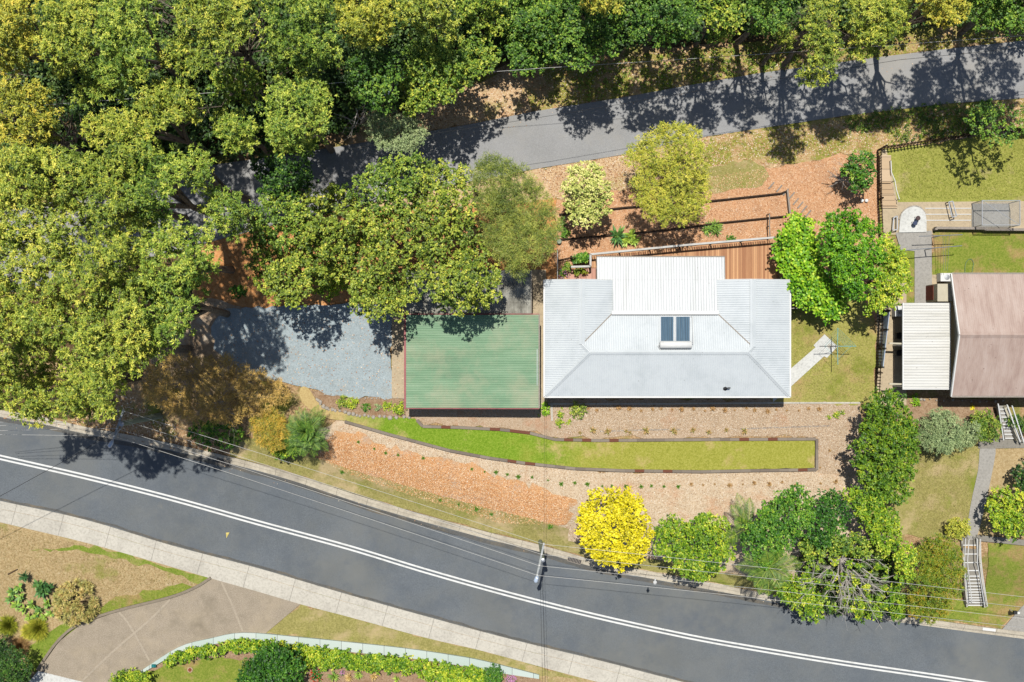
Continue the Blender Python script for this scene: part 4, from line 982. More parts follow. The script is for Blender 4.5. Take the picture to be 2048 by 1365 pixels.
t3, _ = pole('power_pole', 798, 153, 8.5, None, 'short timber pole with a street lamp among the trees on the upper road', .15, .12, (776, 188, 6.0, 0, 0))
def wire(pts, r, mat, label, sag=.35, group=None, name='power_wire'):
    out = []
    for a, b in zip(pts[:-1], pts[1:]):
        L_ = math.dist(a, b); n = 10
        for k in range(n):
            f = k/n; out.append((a[0]+(b[0]-a[0])*f, a[1]+(b[1]-a[1])*f, a[2]+(b[2]-a[2])*f-sag*4*f*(1-f)*min(1, L_/30)))
    out.append(pts[-1]); c = pts[0]; m = MB(c); m.tube(out, r, 5)
    o = m.build(name, mat); o.location = c; tag(o, label, 'wire', group); return o
def PZ(u, v, z): x, y = P(u, v, z); return (x, y, z)
GW = 'four power wires along the road'
right = [PZ(2300, 1243, 6), PZ(2300, 1294, 6), PZ(2300, 1330, 6), PZ(2300, 1350, 6)]
r_at = [(2048, 1196), (2048, 1217), (2048, 1240), (2048, 1258)]
far = []
for (u, v), e in zip(r_at, E2):
    q = PZ(u, v, 6.0); k = 1.25; far.append((e[0]+(q[0]-e[0])*k, e[1]+(q[1]-e[1])*k, 6.0))
l_at = [(0, 845), (0, 852), (0, 862), (0, 870)]
lf = []
for (u, v), e in zip(l_at, E1):
    q = PZ(u, v, 7.4); lf.append((e[0]+(q[0]-e[0])*1.4, e[1]+(q[1]-e[1])*1.4, 7.4))
for i, nm in enumerate(('northernmost, from the house end of the crossarms', 'second from the north', 'third from the north', 'southernmost, nearest the lamps')):
    wire([lf[i], E1[i], E2[i], far[i]], .0115, M['wire'], f'pale power wire strung along the road, {nm}', .5, GW)
# service lines
wire([PZ(1088, 1088, 6.0), PZ(1089, 800, 4.6), PZ(1092, 795, 3.0)], .008, M['wiredark'], 'thin dark service cable from the mid road pole to the white house corner', .1, None, 'service_cable')
wire([PZ(1084, 1130, 5.8), PZ(1094, 1480, 5.5)], .010, M['wiredark'], 'dark cable crossing the road straight south from the mid road pole, eastern one', .3, None, 'service_cable')
wire([PZ(1080, 1140, 5.8), PZ(1088, 1480, 5.5)], .010, M['wiredark'], 'dark cable crossing the road straight south from the mid road pole, western one', .3, None, 'service_cable')
wire([PZ(238, 856, 7.2), PZ(171, 899, 7.0), PZ(0, 993, 6.4), PZ(-160, 1080, 6)], .016, M['wiredark'], 'dark cable running down left from the left bend pole over the centre line', .2, None, 'service_cable')
wire([PZ(-200, 230, 8.0), PZ(798, 156, 8.3), PZ(1080, 137, 8.0), PZ(2200, 60, 8)], .013, M['wire'], 'thin wire running east from the upper road pole through the tree tops', .3, None, 'power_wire')
wire([PZ(695, 300, 7), PZ(820, 275, 7.0), PZ(1100, 232, 7), PZ(1380, 185, 7), PZ(1800, 120, 7), PZ(2200, 80, 7)], .013, M['wiredark'], 'dark cable hanging over the upper road', .2, None, 'service_cable')

# ------------------------------------------------------------------ rotary clothesline
def hoist():
    z = 2.1; x, y = P(1675, 693, z); z0 = .1; c = (x, y, z0)
    t = thing('rotary_clothesline', c, 'square rotary clothesline with teal wires at the end of the white path', 'clothesline')
    m = MB(c); m.tube([(x, y, z0), (x, y, z+.12)], .035, 10); m.build('mast', M['metal'], t)
    m = MB(c); m.lathe((x, y, z0), [(.18, 0), (.17, .06), (.06, .08)], 14); m.build('base', M['concrete'], t)
    R = 1.32
    ends = []
    for dx, dy in ((1, 0), (0, 1), (-1, 0), (0, -1)):
        e = (x+dx*R, y+dy*R, z+.1); ends.append(e)
        m = MB(c); m.tube([(x, y, z), e], .026, 8); m.tube([(x, y, z-.55), (x+dx*R*.45, y+dy*R*.45, z+.045)], .014, 6); m.build('arm', M['dark'] if dx < 0 else M['steelgreen'], t)
    for f in (1, .86, .72, .58, .46):
        m = MB(c); pts = [(x+(e[0]-x)*f, y+(e[1]-y)*f, z+.1*f) for e in ends]; m.tube(pts+[pts[0]], .012, 4, False); m.build('line', M['steelgreen'], t)
hoist()
def tclothes():
    x, y = P(1885, 535, 0); c = (x, y, .1); t = thing('fixed_clothesline', c, 'grey fixed clothesline frame over the neighbour grass', 'clothesline')
    for (u0, v0, u1, v1) in ((1838, 473, 1925, 470), (1810, 501, 1924, 492)):
        a = PZ(u0, v0, 1.9); b = PZ(u1, v1, 1.9); m = MB(c); m.tube([a, b], .03, 8); q = m.build('crossbar', M['metal'], t)
        mx = tuple((a[i]+b[i])/2 for i in range(3)); m = MB(c); m.tube([(mx[0], mx[1], .05), mx], .04, 8); m.build('post', M['metal'], t)
    for f in (.55, .62, .7):
        m = MB(c); a = PZ(1838+87*f, 472-3*f, 1.92); b = PZ(1860+50*f, 542, 1.85); m.tube([a, b], .011, 4, False); m.build('line', M['metal'], t)
tclothes()

# ------------------------------------------------------------------ neighbour pad, stools, frame, cage, hose
pad = cr([(1798, 442), (1802, 428), (1813, 418), (1826, 414), (1840, 418), (1849, 430), (1851, 443)], 4) + [(1851, 465), (1796, 466)]
sheet('round_patio', pad, M['conc_white'], .22, skirt=.1)
edging('curved_kerb', [(1797, 440), (1802, 427), (1813, 417), (1826, 412.5), (1840, 416), (1850, 429)], .2, .08, M['rock'], 'pale curved edging around the round neighbour patio', 'garden edge', .4, smooth=3)
def stool(u, v, mat, label, r=.17):
    x, y, z = G(u, v, .22); t = thing('round_stool', (x, y, z), label, 'stool', 'round stools on the curved patio')
    m = MB((x, y, z)); m.lathe((x, y, z), [(r*.95, .42), (r, .44), (r, .47), (r*.9, .49)], 20); m.build('seat', mat, t)
    for k in range(4):
        a = math.pi/4+k*math.pi/2; m = MB((x, y, z)); m.tube([(x+math.cos(a)*r, y+math.sin(a)*r, z), (x+math.cos(a)*r*.7, y+math.sin(a)*r*.7, z+.43)], .015, 6); m.build('leg', M['dark'], t)
stool(1832, 438, plain('maroon_vinyl', (70, 44, 44), .4), 'dark maroon topped round stool on the curved patio')
stool(1826, 448, plain('navy_vinyl', (36, 56, 92), .4), 'navy blue topped round stool on the curved patio')
def frame(name, px, h, label, w=.07):
    pts = [G(u, v, 0) for u, v in px]; c = pts[0]; t = thing(name, c, label, 'frame')
    m = MB(c)
    for a, b in zip(pts, pts[1:]+pts[:1]): m.beam((a[0], a[1], h), (b[0], b[1], h), w, .06)
    m.build('top_rail', M['metal'], t)
    for p in pts: m = MB(c); m.box(p[0]-.03, p[0]+.03, p[1]-.03, p[1]+.03, .1, h-.03); m.build('leg', M['dark'], t)
frame('metal_frame', [(1890, 407), (1898, 405), (1906, 434), (1897, 437)], .7, 'pale metal frame stand on the tan paving left of the mesh cage')
frame('garden_bench_frame', [(1783, 437), (1790, 434), (1790, 461), (1781, 462)], .5, 'small dark frame bench left of the curved patio')
for i, v in enumerate((417, 429, 441)):
    a = G(1850, v, .12); b = G(1942, v, .12); m = MB(a); m.beam(a, b, .05, .05); o = m.build('paving_joint_timber', M['whitepaint']); o.location = a
    tag(o, ('northern', 'middle', 'southern')[i]+' pale timber strip set across the tan paving west of the cage', 'timber strip', 'pale strips across the tan paving')
def cage():
    h = 2.0; b = [G(1942, 408), G(2016, 408), G(2016, 456), G(1942, 456)]; c = b[3]
    t = thing('mesh_garden_cage', c, 'square framed garden cage with see-through mesh sides on the neighbour terrace', 'cage')
    m = MB(c)
    tp = [(p[0]+0.0, p[1], h) for p in b]
    for a, q in zip(tp, tp[1:]+tp[:1]): m.beam(a, q, .05, .05)
    m.beam(tp[0], tp[2], .03, .03); m.build('top_frame', M['metal'], t)
    for p in b: m = MB(c); m.box(p[0]-.025, p[0]+.025, p[1]-.025, p[1]+.025, .1, h-.03); m.build('post', M['metal'], t)
    me, n, pb = base_mat('cage_mesh', .6, .2); pb.inputs['Base Color'].default_value = lin((190, 205, 205), .7); pb.inputs['Alpha'].default_value = .22
    for i in (0, 1, 2, 3):
        a, q = b[i], b[(i+1) % 4]; m = MB(c); m.add([(a[0], a[1], .1), (q[0], q[1], .1), (q[0], q[1], h-.03), (a[0], a[1], h-.03)], [(0, 1, 2, 3)]); m.build('mesh_side', me, t)
    me2, n, pb = base_mat('cage_roof_mesh', .6, .2); pb.inputs['Base Color'].default_value = lin((150, 160, 165), .7); pb.inputs['Alpha'].default_value = .12
    m = MB(c); m.add([tuple(np.array(p)+[0, 0, .02]) for p in tp], [(0, 3, 2, 1)]); m.build('mesh_roof', me2, t)
sheet('cage_floor', [(1942, 408), (2016, 408), (2016, 456), (1942, 456)], M['conc_grey'], .14)
cage()
hp = [(1930, 546), (1930, 536), (1932, 526), (1938, 519), (1944, 520), (1947, 528), (1945, 538), (1944, 547)]
m = MB(G(*hp[0])); m.tube([G(u, v, .13+.01*(i % 2)) for i, (u, v) in enumerate(cr(hp, 5))], .025, 6)
o = m.build('garden_hose', plain('faded_green_hose', (120, 150, 104), .6)); o.location = G(*hp[0]); tag(o, 'faded green hose looped on the neighbour grass', 'hose')
# small yard things
def disc(name, u, v, r, h, mat, label, cat, group=None, dz=.08):
    x, y, z = G(u, v, dz); m = MB((x, y, z)); m.lathe((x, y, z), [(r, 0), (r, h*.8), (r*.85, h), (r*.5, h*1.02)], 18)
    o = m.build(name, mat); o.location = (x, y, z); return tag(o, label, cat, group)
disc('white_pot', 1723, 402, .13, .22, M['whitepaint'], 'left one of two small round white pots near the paling fence', 'pot', 'white pots in the mulch garden')
disc('white_pot', 1732, 402, .13, .2, M['whitepaint'], 'right one of two small round white pots near the paling fence', 'pot', 'white pots in the mulch garden')
disc('white_pot', 1772, 405, .09, .15, M['whitepaint'], 'lone small white pot at the foot of the timber steps', 'pot')
disc('round_planter', 1118, 484, .19, .35, M['polewood'], 'round brown planter at the left end of the lower garden wall', 'planter')
disc('manhole_ring', 380, 1340, .22, .04, M['dirt'], 'round tan concrete access ring in the grass behind the hedge', 'access cover', dz=.1)
disc('manhole_cover', 380, 1340, .13, .07, M['brick'], 'dark round lid inside the tan ring in the grass', 'lid', dz=.1)
m = MB(G(310, 1330, .2)); x, y, z = G(310, 1330, .1)
m = MB((x, y, z)); m.box(x-.16, x+.16, y-.11, y+.11, z, z+.35); m.lathe((x, y, z+.35), [(.14, 0), (.1, .06)], 10)
o = m.build('teal_bucket', plain('teal_plastic', (20, 130, 130), .4)); o.location = (x, y, z); tag(o, 'small teal plastic box beside the mint path end', 'box')
# gully grates
def grate(u0, v0, u1, v1, label):
    a = PZ(u0, v0, ZR); b = PZ(u1, v1, ZR); c = ((a[0]+b[0])/2, (a[1]+b[1])/2, ZR+.06); t = thing('drain_grate', c, label, 'drain grate')
    A = Vector(a); B = Vector(b); d = (B-A).normalized(); nn = Vector((-d.y, d.x, 0)); m = MB(c)
    m.beam(A+Vector((0, 0, .058)), B+Vector((0, 0, .058)), .42, .02); m.build('pit', M['dark'], t)
    m = MB(c); n = int((B-A).length/.11)
    for k in range(n+1):
        p = A+(B-A)*k/n+Vector((0, 0, .085)); m.beam(p-nn*.21, p+nn*.21, .035, .03)
    for s in (-1, 1): m.beam(A+nn*.21*s+Vector((0, 0, .085)), B+nn*.21*s+Vector((0, 0, .085)), .04, .034)
    m.build('bars', M['palegrey'], t)
grate(434, 920, 460, 929, 'barred drain grate in the kerb left of the orange bark bank')
grate(1136, 1116, 1162, 1124, 'rusty barred drain grate in the kerb left of the yellow tree')
def mailbox():
    x, y, z = G(2019, 1219, .08); t = thing('letter_box', (x, y, z), 'black letter box with a white post by the bottom right driveway', 'letter box'); c = (x, y, z)
    m = MB(c); m.tube([(x, y, z), (x, y, z+.9)], .035, 8); m.build('post', M['whitepaint'], t)
    m = MB(c); m.box(x-.16, x+.1, y-.12, y+.12, z+.9, z+1.15); m.build('box', M['dark'], t)
    m = MB(c); m.box(x+.11, x+.3, y-.1, y+.06, z+.92, z+1.1); m.build('paper_tube', M['whitepaint'], t)
mailbox()
m = MB(G(1977, 1259)); a = G(1965, 1258, .17); b = G(1991, 1261, .17); m.beam(a, b, .2, .06); o = m.build('painted_kerb_block', M['whitepaint']); o.location = G(1977, 1259); tag(o, 'white painted kerb block beside the bottom right driveway', 'kerb block')
# log on the lawn, leaves on the road
a = G(16, 1149, .1); b = G(35, 1139, .12); m = MB(a); m.tube([a, b], [.06, .04], 8); o = m.build('fallen_branch', M['barkdark']); o.location = a; tag(o, 'short dark fallen branch on the dry bottom left lawn', 'branch')
x, y, z = G(455, 1070, .05); m = MB((x, y, z)); m.add([(x-.12, y+.16, z), (x-.02, y+.05, z+.03), (x-.08, y-.26, z+.01), (x+.16, y+.18, z+.02)], [(0, 2, 1), (1, 2, 3), (0, 1, 3)]); o = m.build('fallen_palm_scrap', plain('dry_yellow_scrap', (226, 206, 120), .8)); o.location = (x, y, z); tag(o, 'small dry yellow scrap lying on the asphalt lane', 'debris')
x, y, z = G(2026, 831, .0)
# white bird on the wire at right of the yellow tree
def bird():
    x, y, z = PZ(1310, 1164, 6.25); t = thing('white_bird', (x, y, z), 'white bird perched on the wire right of the yellow tree', 'bird'); c = (x, y, z)
    m = MB(c); m.tube([(x, y-.22, z-.02), (x, y-.12, z), (x, y, z+.03), (x, y+.1, z+.05), (x, y+.15, z+.1), (x, y+.2, z+.12), (x, y+.25, z+.11)], [.02, .05, .08, .06, .04, .045, .01], 10)
    m.build('body', M['whitepaint'], t, True)
    for s in (-1, 1):
        m = MB(c); m.add([(x+s*.05, y+.08, z+.06), (x+s*.13, y, z+.04), (x+s*.06, y-.2, z+.02), (x+s*.04, y-.05, z+.09)], [(0, 1, 3), (1, 2, 3), (0, 3, 2, 1)]); m.build('wing', M['whitepaint'], t)
bird()
def mat_chair(u, v, label):
    x, y, z = G(u, v, .1); t = thing('outdoor_chair', (x, y, z), label, 'chair'); c = (x, y, z)
    m = MB(c); m.box(x-.22, x+.22, y-.22, y+.22, z+.4, z+.44); m.build('seat', M['dark'], t)
    m = MB(c); m.box(x-.22, x+.22, y+.2, y+.24, z+.45, z+.85); m.build('backrest', M['dark'], t)
    for sx in (-1, 1):
        for sy in (-1, 1): m = MB(c); m.box(x+sx*.2-.02, x+sx*.2+.02, y+sy*.19-.02, y+sy*.19+.02, z, z+.4); m.build('leg', M['dark'], t)
mat_chair(1795, 672, 'dark outdoor chair under the patio cover edge, northern one')
mat_chair(1795, 706, 'dark outdoor chair under the patio cover edge, southern one')

# ------------------------------------------------------------------ vegetation
def unit(a): return a/np.maximum(1e-9, np.linalg.norm(a, axis=1))[:, None]
def rdirs(n, zmin=-1.0, up=0.0):
    out = np.zeros((0, 3))
    while len(out) < n:
        d = unit(RNG.normal(size=(n*2+8, 3))+np.array([0, 0, up])); out = np.vstack([out, d[d[:, 2] > zmin]])
    return out[:n]
class Leaves:
    def __init__(s): s.V = []; s.T = []
    def add(s, C, A, N, Ln, Wd, tint):
        """C base points, A axis dirs, N approx normals"""
        n = len(C); A = unit(A); S = unit(np.cross(A, N)); NN = np.cross(S, A)
        Ln = np.broadcast_to(Ln, n)[:, None]; Wd = np.broadcast_to(Wd, n)[:, None]
        q = np.stack([C, C+A*Ln*.5+S*Wd*.5+NN*Wd*.12, C+A*Ln-NN*Wd*.25, C+A*Ln*.5-S*Wd*.5+NN*Wd*.12], 1)
        s.V.append(q.reshape(-1, 3)); s.T.append(np.clip(tint, 0, 1)); return s
    def count(s): return sum(len(t) for t in s.T)
    def build(s, name, mat, parent=None, off=(0, 0, 0)):
        V = np.vstack(s.V)-np.array(off); tt = np.concatenate(s.T).astype(np.float32); n = len(tt)
        me = bpy.data.meshes.new(name); me.vertices.add(4*n); me.vertices.foreach_set('co', V.astype(np.float32).ravel())
        me.loops.add(4*n); me.loops.foreach_set('vertex_index', np.arange(4*n, dtype=np.int32))
        me.polygons.add(n); me.polygons.foreach_set('loop_start', np.arange(0, 4*n, 4, dtype=np.int32))
        try: me.polygons.foreach_set('loop_total', np.full(n, 4, dtype=np.int32))
        except Exception: pass
        me.update(calc_edges=True)
        at = me.attributes.new('tint', 'FLOAT', 'FACE'); at.data.foreach_set('value', tt)
        return link(name, me, mat, parent)
TOTAL = [0]
def fill_lobe(lv, c, r, style, dens=1.0, tbase=.5, flat=.7, tvar=.5):
    """a lobe is a cluster of separate leafy sub-clumps, each covered with bursts of leaves"""
    c = np.array(c); L_, W_, k, droop = style['L'], style['W'], style['k'], style.get('droop', 0)
    n = max(10, int(4.2*r*r*style['n']*dens))
    subs = []
    for d in rdirs(60, -.25, .35):
        if all(d@s[0] < .74 for s in subs): subs.append((d, RNG.uniform(.8, 1.18), RNG.uniform(-1, 1)))
        if len(subs) >= 10: break
    D = np.array([s[0] for s in subs]); SR = np.array([s[1] for s in subs])*r*.40; TS = np.array([s[2] for s in subs])
    who = RNG.integers(0, len(subs), n)
    sc = c+D*(r*RNG.uniform(.58, .78, len(subs)))[:, None]*np.array([1, 1, flat])
    d = rdirs(n, -.45, .35)
    pos = sc[who]+d*(SR[who]*RNG.uniform(.65, 1.12, n))[:, None]*np.array([1, 1, .8])
    inner = RNG.random(n) < .13; pos = np.where(inner[:, None], c+RNG.normal(size=(n, 3))*r*.3, pos)
    tt = tbase+tvar*.30*TS[who]+RNG.normal(0, .12, n)
    pp = np.repeat(pos, k, 0); dd = np.repeat(d, k, 0); m = len(pp)
    ax = unit(dd*.45+RNG.normal(size=(m, 3))*np.array([.8, .8, .5])+np.array([0, 0, -droop]))
    pp = pp+RNG.normal(size=(m, 3))*style.get('spread', .06)
    nn = unit(np.array([0, 0.1, 1.35])+dd*.4+RNG.normal(size=(m, 3))*.45)
    lv.add(pp, ax, nn, L_*RNG.uniform(.65, 1.2, m), W_*RNG.uniform(.7, 1.25, m), np.repeat(tt, k)+RNG.normal(0, .16, m))
ST = {
 'gum':   dict(L=.20, W=.060, k=12, n=13.5, droop=.15, spread=.035),
 'broad': dict(L=.17, W=.11, k=8, n=14, droop=.0, spread=.05),
 'big':   dict(L=.24, W=.18, k=5, n=18, droop=.0, spread=.10),
 'fine':  dict(L=.16, W=.042, k=12, n=19, droop=.1, spread=.05),
 'needle': dict(L=.30, W=.026, k=14, n=20, droop=.1, spread=.08),
 'small': dict(L=.11, W=.065, k=8, n=30, spread=.04),
}
def edge_dist(x, y, poly):
    a = np.array(poly); b = np.roll(a, -1, 0); p = np.array([x, y]); ab = b-a
    t = np.clip(((p-a)*ab).sum(1)/np.maximum(1e-9, (ab**2).sum(1)), 0, 1)
    return np.min(np.linalg.norm(a+ab*t[:, None]-p, axis=1))
def lobes_in(poly, r, holes=(), md=.82):
    xs = [p[0] for p in poly]; ys = [p[1] for p in poly]; out = []
    area = (max(xs)-min(xs))*(max(ys)-min(ys)); tries = int(area/(r*r)*45)
    X = RNG.uniform(min(xs), max(xs), tries); Y = RNG.uniform(min(ys), max(ys), tries)
    ins = in_poly(X, Y, poly)
    for x, y in zip(X[ins], Y[ins]):
        if any((x-h[0])**2+(y-h[1])**2 < (h[2]*1.0)**2 for h in holes): continue
        e = edge_dist(x, y, poly); 
        if e < .42*r: continue
        hd = min([math.hypot(x-h[0], y-h[1])-h[2] for h in holes], default=1e9)
        rr = min(r*random.uniform(.78, 1.25), e+.22*r, max(.4*r, hd+.3*r))
        if any((x-o[0])**2+(y-o[1])**2 < (md*.5*(rr+o[2]))**2 for o in out): continue
        out.append((x, y, rr))
    return out
def trunk_mesh(base, ctr, lobes3, r0, off, taper=.5, extra=0):
    """trunk from base to the crown centre, limbs to lobes"""
    m = MB(off); b = Vector(base); c = Vector(ctr); fork = b.lerp(c, .45)+Vector((random.uniform(-.3, .3), random.uniform(-.3, .3), 0))
    m.tube([b-Vector((0, 0, .3)), b.lerp(fork, .5)+Vector((random.uniform(-.1, .1), random.uniform(-.1, .1), 0)), fork], [r0*1.15, r0, r0*.8], 9)
    ls = sorted(lobes3, key=lambda l: random.random())[:16]
    groups = {}
    for l in ls:
        a = int((math.atan2(l[1]-c.y, l[0]-c.x)+math.pi)/(2*math.pi)*4.999); groups.setdefault(a, []).append(l)
    for g in groups.values():
        mid = Vector((sum(l[0] for l in g)/len(g), sum(l[1] for l in g)/len(g), sum(l[2]-l[3]*.4 for l in g)/len(g)))
        j = fork.lerp(mid, .55); r1 = r0*.5
        m.tube([fork, fork.lerp(j, .5)+Vector((0, 0, .15)), j], [r0*.62, r1, r1*.8], 7)
        for l in g:
            e = Vector((l[0], l[1], l[2]+l[3]*.2)); k = j.lerp(e, .5)+Vector((random.uniform(-.2, .2), random.uniform(-.2, .2), -.1))
            m.tube([j, k, e], [r1*.6, r1*.4, r1*.12], 5)
            for _ in range(extra):
                q = k.lerp(e, random.random()); d = Vector(tuple(rdirs(1, -.2, .3)[0]))*l[3]*random.uniform(.6, 1.05)
                m.tube([q, q+d*.6, q+d+Vector((0, 0, .1))], [r1*.25, r1*.16, .012], 4)
    return m
def make_tree(name, lobes, z, mat, style, label, cat, group=None, bark='bark', r0=None, zvar=.6, dome=.28, dens=1.0, flat=.7, tb=None, base=None, crown='crown', trunk='trunk', extra=0, cut=1.0):
    cu = sum(l[0] for l in lobes)/len(lobes); cv = sum(l[1] for l in lobes)/len(lobes)
    D = max([math.hypot(l[0]-cu, l[1]-cv)+l[2] for l in lobes])
    bx, by = P(cu, cv, z*.8) if base is None else P(base[0], base[1], T(*P(base[0], base[1], 0)))
    bz = T(bx, by); off = (bx, by, bz); t = empty(name, off, label, cat, group)
    lv = Leaves(); l3 = []; tb0 = random.uniform(.44, .60) if tb is None else tb
    for u, v, r in lobes:
        d = math.hypot(u-cu, v-cv)/D
        zz = bz+z*(1-dome*d*d)+random.uniform(-zvar, zvar)-r*.012
        x, y = P(u, v, zz); rm = r*(H-zz)/F; zz = max(zz, bz+rm*flat*.6); l3.append((x, y, zz, rm))
        fill_lobe(lv, (x, y, zz-rm*.2), rm, ST[style], dens, tb0+random.uniform(-.12, .12), flat)
    TOTAL[0] += lv.count()
    lv.build(crown, L[mat], t, off)
    ctr = (sum(l[0] for l in l3)/len(l3), sum(l[1] for l in l3)/len(l3), bz+z*.8)
    if trunk: trunk_mesh((bx, by, bz), ctr, l3, r0 or .04+.011*z, off, extra=extra).build(trunk, M[bark], t)
    return t
def canopy(name, poly, seeds, z, r, mat, style, cat, group, holes=(), md=.82, **kw):
    lb = lobes_in(poly, r, holes, md); 
    for i, s in enumerate(seeds):
        mine = [l for l in lb if min(range(len(seeds)), key=lambda k: (l[0]-seeds[k][0])**2+(l[1]-seeds[k][1])**2) == i]
        if not mine: continue
        mm = s[3] if len(s) > 3 else mat; zz = s[4] if len(s) > 4 else z
        make_tree(name, mine, zz, mm, style, s[2], cat, group, **kw)

GG = 'tall gum trees on the left'
# --- big yellow-green gums on the left
M1 = [(-90, 330), (0, 302), (80, 292), (130, 305), (215, 296), (290, 286), (345, 293), (360, 340), (350, 385), (345, 440), (400, 452), (432, 490), (432, 540), (404, 604), (384, 655), (336, 700), (300, 742), (262, 752), (246, 790), (236, 822), (191, 848), (137, 830), (79, 852), (40, 840), (0, 815), (-90, 840)]
canopy('gum_tree', M1, [
    (70, 370, 'broad yellow-green gum crown at the left edge north of the pale concrete gap'),
    (215, 350, 'yellow-green gum crown directly below the dark hollow in the left forest'),
    (310, 350, 'gum crown whose right side meets the shaded end of the upper road', 'gumgreen', 20),
    (60, 500, 'gum crown at the left edge level with the north end of the gravel drive'),
    (210, 560, 'central large yellow-green gum crown of the left mass'),
    (370, 500, 'gum crown reaching over the orange soil patch', 'gumgreen', 19),
    (350, 620, 'gum crown overhanging the dirt at the left end of the gravel drive', 'gumgreen', 19),
    (60, 660, 'gum crown at the left edge midway between the gravel drive level and the lower road'),
    (210, 700, 'gum crown just above the left bend power pole'),
    (90, 790, 'gum crown overhanging the kerb at the left end of the lower road', 'gum', 17)],
    21, 37, 'gum', 'gum', 'tree', GG, [(208, 388, 13), (268, 414, 14), (220, 492, 13), (172, 511, 15), (304, 506, 16), (236, 630, 7), (108, 588, 6), (330, 565, 7)], zvar=2.4, dens=1.35, extra=1, flat=1.0)
canopy('gum_tree', [(352, 300), (395, 290), (425, 310), (428, 360), (405, 390), (365, 380), (350, 345)], [(395, 330, 'small round gum crown beside the grey shaded road patch')], 18, 24, 'gumgreen', 'gum', 'tree', GG)
canopy('gum_tree', [(400, 395), (430, 370), (470, 385), (500, 405), (500, 450), (480, 490), (440, 470), (405, 450)], [(450, 425, 'isolated round gum crown left of the middle tree group')], 17, 26, 'gumgreen', 'gum', 'tree', GG)
# --- north-west forest
def one(poly, z, r, mat, label, name='gum_tree', style='gum', group='forest trees behind the upper road', cat='tree', holes=(), **kw):
    if name in ('gum_tree', 'forest_tree'): kw.setdefault('flat', .95); kw.setdefault('zvar', 1.4); kw.setdefault('dens', 1.15)
    canopy(name, poly, [(sum(p[0] for p in poly)/len(poly), sum(p[1] for p in poly)/len(poly), label)], z, r, mat, style, cat, group, holes, **kw)
one([(-90, -80), (60, -70), (70, 60), (78, 130), (40, 150), (-90, 150)], 20, 34, 'gumyellow', 'yellowing gum crown in the top left corner', zvar=1.2, tb=.42)
one([(-90, 165), (40, 155), (85, 170), (118, 215), (125, 285), (80, 292), (0, 308), (-90, 300)], 19, 32, 'gumyellow', 'yellowing gum crown on the left edge a quarter of the way down', zvar=1.2, tb=.45)
one([(62, -80), (190, -80), (190, 30), (185, 120), (140, 170), (100, 150), (78, 90)], 20, 34, 'gum', 'gum crown right of the yellowing top left corner tree')
one([(192, -80), (318, -80), (312, 40), (308, 100), (296, 150), (235, 200), (190, 195), (160, 222), (120, 190), (150, 165), (192, 120)], 19, 34, 'gumgreen', 'green gum crown left of the dark gap at the top of the left forest')
one([(362, -80), (508, -80), (508, 50), (485, 105), (400, 148), (325, 150), (318, 105), (345, 62)], 21, 36, 'gum', 'large gum crown right of the dark gap at the top of the left forest')
one([(245, 218), (290, 170), (345, 158), (395, 175), (410, 215), (398, 245), (320, 262), (285, 290), (235, 292), (168, 290), (158, 245), (200, 222)], 18, 30, 'gum', 'arched gum crown wrapped round the dark hollow in the left forest', holes=[(345, 268, 26)])
one([(512, -80), (655, -80), (662, 60), (692, 108), (620, 148), (540, 140), (524, 60)], 18, 34, 'gumgreen', 'pale green gum crown with a kinked white limb on its lower right')
one([(540, 152), (590, 145), (650, 158), (668, 200), (655, 270), (625, 312), (560, 308), (535, 272), (520, 200)], 17, 32, 'gumgreen', 'rounded pale gum crown standing above the upper road bend')
one([(432, 210), (492, 225), (520, 265), (508, 308), (460, 318), (428, 270)], 14, 26, 'gumgreen', 'lower small gum crown between the arched and the rounded gum')
one([(405, 150), (500, 120), (525, 150), (520, 200), (480, 215), (420, 190)], 12, 26, 'mid', 'shaded green tree with bare grey twigs in the middle of the left forest', style='broad', name='forest_tree', bark='bark', extra=2)
one([(664, -80), (790, -80), (790, 60), (740, 110), (700, 90), (668, 40)], 16, 32, 'oliveyellow', 'olive yellow tree crown at the top edge left of the centre forest', name='forest_tree')
one([(792, -80), (905, -80), (905, 20), (935, 70), (900, 95), (820, 60), (792, 40)], 15, 30, 'gum', 'yellow-green tree crown at the top edge in the centre forest', name='forest_tree')
one([(690, 115), (760, 100), (800, 120), (800, 180), (780, 235), (735, 215), (700, 190)], 13, 28, 'dark', 'dark tree left of the short pole on the upper road', name='forest_tree', style='broad')
one([(820, 70), (900, 100), (960, 70), (1000, 110), (985, 140), (930, 165), (905, 200), (850, 225), (805, 235), (800, 160)], 9.6, 28, 'mid', 'bright green bushy tree right of the short pole on the upper road', name='forest_tree', style='broad')
one([(905, -80), (1010, -80), (1010, 60), (975, 75), (935, 60), (907, 15)], 8.5, 28, 'mid', 'mid green tree at the top edge left of the dark forest stretch', name='forest_tree', style='broad')
one([(730, 228), (760, 218), (800, 232), (850, 240), (858, 270), (835, 305), (790, 312), (745, 285), (728, 258)], 8, 20, 'greygreen', 'grey-green leaning tree crown over the shaded upper road', name='grey_leaf_tree', style='fine', extra=1, dens=1.1)
one([(1010, -80), (1120, -80), (1125, 40), (1110, 130), (1075, 150), (1030, 145), (1005, 105), (1012, 50)], 7.2, 30, 'dark', 'dark forest tree above the leafy verge, first to the right of the grassy gap', name='forest_tree', style='broad')
one([(1125, -80), (1260, -80), (1255, 60), (1240, 100), (1190, 125), (1140, 146), (1115, 120), (1128, 40)], 10.5, 30, 'dark', 'dark forest tree above the leafy verge, second to the right of the grassy gap', name='forest_tree', style='broad')
one([(1150, -80), (1245, -80), (1250, 10), (1220, 30), (1165, 25)], 15, 24, 'gumyellow', 'yellow topped crown at the top edge over the dark forest trees', name='forest_tree')
